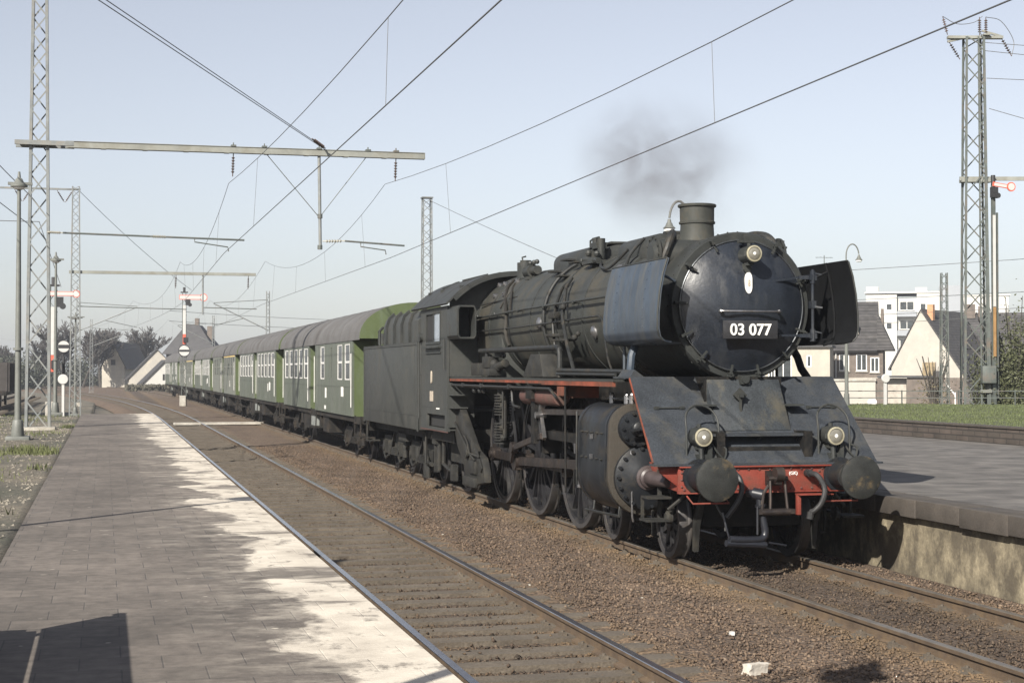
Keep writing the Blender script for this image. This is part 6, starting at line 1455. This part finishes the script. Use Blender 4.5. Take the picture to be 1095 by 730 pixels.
# cream gabled house
u0 = (985 - 547.5) / 1725 * 150
hs = thing('gabled_house', 'cream house with blank gable and dark tiled roof beside the tall mast', 'house', vpos(u0, 150), VA - .62)
zb_ = -.7
mb = MB(); mb.prism([(-2.9, zb_), (-2.9, 2.6), (0, 7.9), (4.1, 1.9), (4.1, zb_)], 'xz', 0, 10); mb.build('wall', 'stucco', hs)
mb = MB(); mb.sheet([(4.45, 1.32), (0, 7.92), (-3.1, 2.35)], 'xz', -.12, 10.2, -.16); rf = mb.build('roof', 'tiles', hs)
mb = MB(); mb.bb(.3, .85, .8, 1.3, 7.0, 8.5); mb.bb(3.3, 4.2, 7.2, 7.8, 3.8, 8.3) if False else None; mb.build('chimney', mat('chimney_orange', (.42, .22, .12), .9, var=.2, scale=4), rf)
mb = MB(); mb.bb(.15, 1.35, -.05, .02, .9, 3.1); bd = mb.build('boarded_opening', mat('boarding', (.22, .17, .10), .85, var=.4, scale=3, streak=.2), hs)
mb = MB(); mb.bb(-.9, -.3, -.04, .02, -.2, .4); mb.build('vent', 'dark', hs)
# second house behind it, ridge across
h2 = thing('tiled_house', 'house with long dark tiled roof and skylight behind the tall green mast', 'house', vpos((1066 - 547.5) / 1725 * 158, 158), VA - .25)
mb = MB(); mb.bb(-4.6, 7.5, .3, 8, -.7, 3.2); mb.build('wall', 'rendwhite', h2)
mb = MB(); mb.sheet([(-.3, 2.4), (4.0, 8.15), (8.3, 2.9)], 'yz', -5.0, 8.0, -.2); rf = mb.build('roof', 'tiles', h2)
mb = MB(); mb.bb(-2.8, -1.9, 3.4, 4.4, 7.6, 9.0); mb.bb(-1.6, -1.2, 3.6, 4.2, 7.6, 8.8); mb.build('chimney', 'brick', rf)
mb = MB(); mb.prism([(.45, 3.3), (.45, 4.5), (1.6, 4.9), (1.6, 4.9)], 'yz', -3.2, -1.2); dm = mb.build('dormer', 'rendwhite', rf)
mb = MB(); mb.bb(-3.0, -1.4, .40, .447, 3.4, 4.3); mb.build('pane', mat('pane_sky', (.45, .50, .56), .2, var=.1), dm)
for x in (-3.6, -1.5, .8, 3.2): window(h2, x, .3, .6, 1.1, 1.4)
# house with the brick upper storey seen past the smoke plate
u1 = (898 - 547.5) / 1725 * 132
h3 = thing('brick_house', 'two storey house with brick front and white framed windows behind the engine smoke plate', 'house', vpos(u1, 132), VA - .25)
mb = MB(); mb.bb(-1.7, 3.45, 0, 8, -.8, 4.3); mb.prism([(0, 4.3), (4, 7.5), (8, 4.3)], 'yz', 3.2, 3.44); mb.build('wall', 'brick', h3)
mb = MB(); mb.sheet([(-.5, 3.95), (4.0, 8.1), (8.5, 3.95)], 'yz', -4.6, 3.0, -.2); rf = mb.build('roof', 'tiles', h3)
mb = MB(); mb.prism([(2.99, 4.0), (2.99, 7.0), (4.3, 4.1), (4.3, 4.0)], 'xz', -.4, 8.4); mb.build('roof_hip', 'tiles', rf)
mb = MB(); mb.bb(1.2, 1.5, .8, 1.2, 5.3, 6.2); mb.build('roof_vent', 'concrete', rf)
for x, w_ in ((.35, .8), (1.75, .85), ): window(h3, x, 0, 2.3, w_, 1.35)
window(h3, 2.8, 0, 2.2, .7, 1.2)
mb = MB(); mb.bb(-1.5, 3.4, -.35, -.05, 1.55, 1.75); mb.build('cornice', 'concrete', h3)
for x in (-.55, -.30): mb = MB(); mb.cyl((x, -.12, -.5), (x, -.12, 3.9), .06, n=8); mb.build('downpipe', 'whitepaint', h3)
h4 = thing('annex_house', 'cream rendered annex with tall openings just under the engine smoke plate', 'house', vpos((868 - 547.5) / 1725 * 126, 126), VA - .25)
mb = MB(); mb.bb(-3.6, 1.4, 0, 5, -.8, 4.15); mb.build('wall', 'stucco2', h4)
mb = MB(); mb.bb(-3.8, 1.6, -.3, 5, 4.15, 4.3); mb.build('roof', 'slate', h4)
window(h4, -2.2, 0, 1.6, 1.3, 2.2); window(h4, -.2, 0, 2.6, .35, .9, bars=False, sill=False); window(h4, -3.1, 0, 1.5, .5, 2.2)
h5 = thing('flat_shed', 'low cream flat roofed outbuilding in front of the brick house', 'shed', vpos((920 - 547.5) / 1725 * 120, 120), VA - .25)
mb = MB(); mb.bb(-3.9, 1.1, 0, 4, -1.0, 1.55); mb.build('wall', 'stucco', h5); mb = MB(); mb.bb(-4.0, 1.15, -.12, 4, 1.55, 1.68); mb.build('roof', 'concrete', h5)
mb = MB(); mb.bb(1.1, 1.9, .2, 3.5, -1.0, 1.75); mb.build('pier', 'brick', h5)
h6 = thing('brick_shed', 'low brick shed with flat dark roof below the cream gable', 'shed', vpos((985 - 547.5) / 1725 * 128, 128), VA - .25)
mb = MB(); mb.bb(-1.1, 3.3, 0, 4, -.9, 1.75); mb.build('wall', 'brick', h6); mb = MB(); mb.bb(-3.4, 1.8, -.2, 4, 1.76, 1.92); mb.bb(1.0, 1.6, -.1, .4, 1.9, 2.3); mb.build('roof', 'slate', h6)
mb = MB(); mb.bb(-3.2, -1.15, .6, 4, -.9, 1.7); mb.build('door', mat('shed_door', (.33, .30, .26), .85, var=.25, scale=2, streak=.2), h6); mb = MB(); mb.bar((2.6, -.03, -.8), (2.6, -.03, .6), .08); mb.bar((2.6, -.03, .4), (1.9, -.03, 1.3), .08); mb.build('trellis', 'frame', h6)
# white apartment block
ua = (975 - 547.5) / 1725 * 262
ap = thing('apartment_block', 'white apartment block with small square windows above the house roofs', 'building', vpos(ua, 262), VA - .25)
mb = MB()
mb.bb(-5.9, -2.6 + .7, 0, 12, -1, 15.2); mb.bb(-1.9, .7, .9, 12, -1, 14.6); mb.bb(.7, 4.4, .0, 12, -1, 15.4); mb.bb(6.6, 12.4, .0, 12, -1, 14.8); mb.build('wall', 'rendwhite', ap)
mb = MB(); mb.bb(-8.3, -5.9, 1.0, 12, -1, 14.3); mb.bb(3.6, 6.6, -.4, 9, -1, 16.6); mb.build('stair_tower', 'rendgrey', ap)
mb = MB(); mb.bb(-6.1, 4.6, -.15, 12.1, 15.42, 15.7); mb.bb(-5.9, -4.3, .5, 3, 15.7, 16.6); mb.bb(.5, 2.0, .5, 3, 15.7, 16.4); mb.bb(6.5, 12.6, -.15, 12.1, 14.82, 15.1); mb.build('roof', 'rendwhite', ap)
for z in (12.6, 9.4, 6.2):
    for x in (-2.9, 1.6 - .4): window(ap, x if x < 0 else -.0 + 1.5, -.002, z, .8, 1.1, bars=False, sill=False)
    window(ap, -7.2, .998, z, 1.6, 1.2, bars=False, sill=False); window(ap, -.6, .898, z, 1.9, 1.5)
    mb = MB(); mb.bb(-1.85, .65, -.25, .85, z - 1.1, z - .2); mb.build('balcony', 'rendgrey', ap); mb = MB(); mb.bb(-8.3, -5.95, .2, .95, z - 1.3, z - .3); mb.build('balcony', 'rendgrey', ap)
ap.scale = (1.22, 1, .97)
an = MB(); ax, ay, _ = vpos((877 - 547.5) / 1725 * 140, 138); an.cyl((0, 0, 7.5), (0, 0, 12.2), .035, n=6); an.bar((-.8, 0, 12.0), (.8, 0, 12.0), .035); an.bar((-.3, 0, 11.2), (1.1, 0, 11.0), .03); an.bar((-.5, -.5, 12.0), (-.5, .5, 12.0), .02); an.bar((.4, -.5, 12.0), (.4, .5, 12.0), .02)
o = an.build('roof_aerial', 'galvdark'); o.location = (ax, ay, 0); tag(o, 'thin television aerial above the engine smoke plate', 'aerial')
# signal cabin and houses at the far left
sc_ = thing('signal_cabin', 'signal cabin with slate hipped roof and dark window band behind the train tail', 'signal box', (2.6, 206, 0), VA)
mb = MB(); mb.bb(-2.6, 3.2, 0, 6, -.5, 2.9); mb.build('wall', mat('cabin_brick', (.12, .10, .09), .9, var=.25, scale=2), sc_)
mb = MB(); mb.bb(-2.7, 3.3, -.1, 6, 2.9, 4.4); mb.build('window_band', 'glass', sc_)
mb = MB()
for x in np.linspace(-2.7, 3.2, 8): mb.bb(x, x + .10, -.16, -.102, 2.9, 4.4)
mb.build('glazing_post', 'slate', sc_)
mb = MB(); V = [(-3.2, -.6, 4.42), (3.8, -.6, 4.42), (3.8, 6.6, 4.42), (-3.2, 6.6, 4.42), (-.6, 2.2, 8.3), (1.0, 2.2, 8.1), (1.0, 4.2, 8.1), (-.6, 4.2, 8.3)]
mb.arr(V, [(0, 1, 5, 4), (1, 2, 6, 5), (2, 3, 7, 6), (3, 0, 4, 7), (4, 5, 6, 7), (3, 2, 1, 0)]); rf = mb.build('roof', 'slate', sc_)
mb = MB(); mb.bb(1.9, 2.6, 2.6, 3.3, 5.5, 8.0); mb.bb(.3, .8, 2.8, 3.3, 8, 9); mb.build('chimney', 'brick', rf)
mb = MB(); mb.bb(3.3, 5.6, 1, 5, -.5, 5.0); mb.build('extension', 'slate', sc_)
def small_house(loc, rz, w_, d_, he, hr, m, label, extra=None):
    o = thing('gabled_house', label, 'house', loc, rz)
    mb = MB(); mb.prism([(-w_ / 2, -.6), (-w_ / 2, he), (0, hr), (w_ / 2, he), (w_ / 2, -.6)], 'xz', 0, d_); mb.build('wall', m, o)
    mb = MB(); mb.sheet([(w_ / 2 + .35, he - .45), (0, hr + .03), (-w_ / 2 - .35, he - .45)], 'xz', -.2, d_ + .2, -.16); mb.build('roof', 'slate', o)
    mb = MB(); mb.bb(-.35, .35, -.03, .03, he + .2, he + 1.0); mb.build('window', 'dark', o)
    return o
small_house((-.6, 226, 0), VA + .25, 7.4, 8, 1.5, 5.2, 'stucco', 'cream gabled house beside the signal cabin far down the line')
small_house((.2, 216, 0), VA + .3, 5.6, 6, .9, 3.6, 'rendwhite', 'small white lean gable in front of the far cream house')
small_house((-6.3, 246, 0), VA - .2, 3.6, 8, 3.0, 6.4, 'stucco2', 'narrow pale house partly hidden by bare trees')
he = MB(); random.seed(8)
for i in range(900):
    x = random.uniform(-5, 3); s_ = random.uniform(.12, .35); he.box((x, 200 + random.uniform(-1, 1), random.uniform(-.3, .55)), (s_, s_, s_), Matrix.Rotation(random.random() * 3, 3, Vector((random.random(), random.random(), .3)).normalized()))
tag(he.build('hedge', mat('hedge_brown', (.06, .055, .04), .9, var=.4, scale=1)), 'low dark hedge in front of the far cream houses', 'hedge')

# goods wagon at the far left, on its own siding
def siding(): return
wg = thing('goods_wagon', 'dark boxy goods wagon standing on the rusty siding', 'wagon', (-13.9, 92, .30))
mb = MB(); mb.bb(-1.3, 1.3, 0, 9, .9, 2.45); 
for y in np.arange(.0, 9.1, 1.1): mb.bb(-1.36, -1.3, y - .05, y + .05, .85, 2.45); mb.bb(1.3, 1.36, y - .05, y + .05, .85, 2.45)
for x in (-1.2, -.4, .4, 1.2): mb.bb(x - .05, x + .05, -.06, 0, .85, 2.45)
mb.build('body', mat('wagon_brown', (.035, .03, .028), .8, var=.3, scale=3), wg); mb = MB(); mb.bb(-1.2, 1.2, -.1, 9.1, .65, .9); mb.build('underframe', 'under', wg)
for sx in (-.75, .75):
    for y in (2, 7): mb = MB(); mb.cyl((sx - .06, y, .48), (sx + .06, y, .48), .47, n=24); mb.build('wheel', 'wheel', wg)
sd = thing('railway_track', 'rusty siding track under the goods wagon', 'track', (-13.9, 80, .28))
for sx in (-.75, .75): mb = MB(); mb.bb(sx - .035, sx + .035, -32, 60, -.13, 0); mb.build('rail', 'railside', sd)
mb = MB()
for y in np.arange(-32, 60, .65): mb.bb(-1.25, 1.25, y, y + .24, -.26, -.132)
tag(mb.build('sleeper', 'sleeper', sd), kind='stuff')
s2 = copy_tree(sd); s2.location = (-18.2, 80, .28); s2['label'] = 'second rusty siding track beyond the wagon'

# ------------------------------------------------------------------ trees
def bare_tree(name, loc, h, label, seed, spread=.5, group='bare trees beyond the houses', levels=5, m='twig'):
    rnd = random.Random(seed); root = thing(name, label, 'tree', loc, 0, group); tr_ = MB(); cr_ = MB()
    def seg(mb, p, q, r0, r1): mb.cyl(p, q, r0, r1, n=5 if r0 > .04 else 3, cap=False)
    def grow(p, d, L, r, lv):
        n = 3; q = p
        for i in range(n):
            d2 = (d + Vector((rnd.uniform(-1, 1), rnd.uniform(-1, 1), rnd.uniform(-.3, .6))) * .16).normalized(); e = q + d2 * (L / n)
            seg(tr_ if lv < 2 else cr_, q, e, max(.050, r * (1 - .18 * i)), max(.042, r * (1 - .18 * (i + 1)))); 
            if lv >= 1 and lv < levels and i < n - 1:
                a = rnd.uniform(0, 2 * PI); side = (Vector((math.cos(a), math.sin(a), rnd.uniform(.1, .8)))).normalized()
                grow(e, (d2 * .5 + side * spread * 1.5).normalized(), L * rnd.uniform(.5, .72), r * .5, lv + 1)
            q = e; d = d2
        if lv < levels:
            for k in range(3 if lv < 4 else 2):
                a = rnd.uniform(0, 2 * PI); side = Vector((math.cos(a), math.sin(a), rnd.uniform(0, .5)))
                grow(q, (d + side * spread * rnd.uniform(.7, 1.3)).normalized(), L * rnd.uniform(.62, .82), r * .55, lv + 1)
    grow(Vector((0, 0, -.3)), Vector((0, 0, 1)), h * .27, h * .022, 0)
    tr_.build('trunk', 'bark', root); cr_.build('crown', m, root)
    return root
tl_ = ['bare leafless tree with round crown behind the cream gabled house', 'bare leafless tree standing beside the narrow pale house', 'tall bare tree seen behind the slim lattice mast', 'bare tree behind the half hidden semaphore arm', 'bare tree low behind the goods wagon', 'leafless tree beyond the farther siding behind the wagon', 'small bare tree between the two far masts']
for i, (px, v, hh) in enumerate(((147, 250, 12), (108, 240, 12.5), (88, 235, 11), (66, 240, 12), (40, 250, 10), (8, 240, 8.5), (124, 270, 10.5))):
    bare_tree('bare_tree', vpos((px - 547.5) / 1725 * v, v)[:2] + (-.5,), hh, tl_[i], 20 + i, .55)
# leafy bushes: dark mass far left, bush at the right edge
def bush(name, loc, rx, rz_, n, leaf, label, seed, m='leafbush', group=None, twig=True):
    r_ = np.random.default_rng(seed); root = thing(name, label, 'bush', loc, 0, group)
    cl = r_.normal(0, 1, (26, 3)); cl /= np.linalg.norm(cl, axis=1)[:, None]; cl *= r_.uniform(.35, .85, (26, 1)); cl[:, 2] = np.abs(cl[:, 2])
    k = r_.integers(0, 26, n); p = cl[k] + r_.normal(0, .17, (n, 3)); p[:, 2] = np.abs(p[:, 2])
    c = p * np.array([rx, rx, rz_]); a = r_.normal(0, 1, (n, 3)); a /= np.linalg.norm(a, axis=1)[:, None]; b = np.cross(a, r_.normal(0, 1, (n, 3))); b /= np.linalg.norm(b, axis=1)[:, None]
    s_ = r_.uniform(.5, 1.2, (n, 1)) * leaf
    V = np.stack([c - a * s_, c + b * s_ * .5, c + a * s_, c - b * s_ * .5], 1).reshape(-1, 3)
    mesh_np('foliage', V.tolist(), np.arange(4 * n).reshape(-1, 4).tolist(), m, root)
    mb = MB(); rr = random.Random(seed)
    for i in range(22):
        d = Vector((rr.uniform(-1, 1) * rx * .8, rr.uniform(-1, 1) * rx * .8, rz_ * rr.uniform(.7, 1.15))); mb.tube([Vector((0, 0, -.2)), d * .5 + Vector((0, 0, .2)), d], [.05, .03, .012], 4)
    mb.build('stem', 'bark', root)
    return root
bush('bush', (24.9, 52.8, .6), 1.75, 4.0, 17000, .065, 'tall dark bush with loose twiggy top beside the signal post', 3)
bush('bush', (23.9, 53.0, .5), .7, 1.3, 2500, .06, 'low dark bush at the foot of the tall mast', 4)
M['leafsparse'] = mat('sparse_leaf', (.10, .085, .045), .8, var=.4, scale=2)
bush('bush', (21.8, 53.2, .6), .8, 2.0, 700, .05, 'sparse pale twiggy shrub in front of the cream gable', 6, 'leafsparse')
M['leafdark'] = mat('far_foliage', (.045, .05, .035), .9, var=.3, scale=.4)
for i, (px, v, rx, rz_) in enumerate(((20, 225, 5, 4.6), (60, 262, 6.5, 7.6), (100, 266, 6, 6.2), (-8, 215, 5, 5))):
    bush('evergreen_bush', vpos((px - 547.5) / 1725 * v, v)[:2] + (-.5,), rx, rz_, 5000, .22, ('dark evergreen clump behind the goods wagon', 'dark evergreen clump behind the main lattice mast foot', 'dark evergreen clump beside the far cream houses', 'dark evergreen clump beyond the farther siding track')[i], 30 + i, 'leafdark', 'dark evergreens beyond the siding')
bush('evergreen_bush', (9.5, 200, 2.2), 2.6, 2.6, 3000, .2, 'small round tree top showing over the coach roofs', 40, 'leafdark')

# ------------------------------------------------------------------ smoke above the chimney
sm_ = bpy.data.materials.new('smoke'); sm_.use_nodes = True; n = sm_.node_tree.nodes; l = sm_.node_tree.links; n.clear()
o_ = n.new('ShaderNodeOutputMaterial'); pv = n.new('ShaderNodeVolumePrincipled'); pv.inputs['Color'].default_value = (.20, .17, .17, 1); pv.inputs['Anisotropy'].default_value = .1
tc = n.new('ShaderNodeTexCoord'); ln = n.new('ShaderNodeVectorMath'); ln.operation = 'LENGTH'; l.new(tc.outputs['Object'], ln.inputs[0])
fo = n.new('ShaderNodeMapRange'); fo.inputs[1].default_value = .0; fo.inputs[2].default_value = 1.; fo.inputs[3].default_value = 1; fo.inputs[4].default_value = 0; fo.interpolation_type = 'SMOOTHSTEP'; l.new(ln.outputs[1], fo.inputs[0])
nz = n.new('ShaderNodeTexNoise'); nz.inputs['Scale'].default_value = 2.0; nz.inputs['Detail'].default_value = 6; nz.inputs['Roughness'].default_value = .62; nz.inputs['Distortion'].default_value = 1.0; l.new(tc.outputs['Object'], nz.inputs['Vector'])
nr = n.new('ShaderNodeMapRange'); nr.inputs[1].default_value = .36; nr.inputs[2].default_value = .70; l.new(nz.outputs[0], nr.inputs[0])
mu = n.new('ShaderNodeMath'); mu.operation = 'MULTIPLY'; l.new(fo.outputs[0], mu.inputs[0]); l.new(nr.outputs[0], mu.inputs[1])
mk = n.new('ShaderNodeMath'); mk.operation = 'MULTIPLY'; mk.inputs[1].default_value = .75; l.new(mu.outputs[0], mk.inputs[0]); l.new(mk.outputs[0], pv.inputs['Density']); l.new(pv.outputs[0], o_.inputs['Volume'])
mb = MB(); mb.ball((0, 0, 0), 1, 24); so = mb.build('smoke', sm_)
so.location = (.1, 21.7, 5.15); so.scale = (1.05, 3.6, 1.25); so.rotation_euler = (R(10), 0, 0); tag(so, 'thin dark smoke drifting above the chimney', 'smoke', kind='stuff')
# ------------------------------------------------------------------ haze
hz = bpy.data.materials.new('haze'); hz.use_nodes = True; n = hz.node_tree.nodes; l = hz.node_tree.links; n.clear()
o_ = n.new('ShaderNodeOutputMaterial'); pv = n.new('ShaderNodeVolumePrincipled'); pv.inputs['Color'].default_value = (.80, .86, .97, 1); pv.inputs['Density'].default_value = .00045; pv.inputs['Anisotropy'].default_value = .2
l.new(pv.outputs[0], o_.inputs['Volume'])
mb = MB(); mb.bb(-950, 950, -80, 1700, -4, 19); tag(mb.build('haze', hz), kind='stuff')
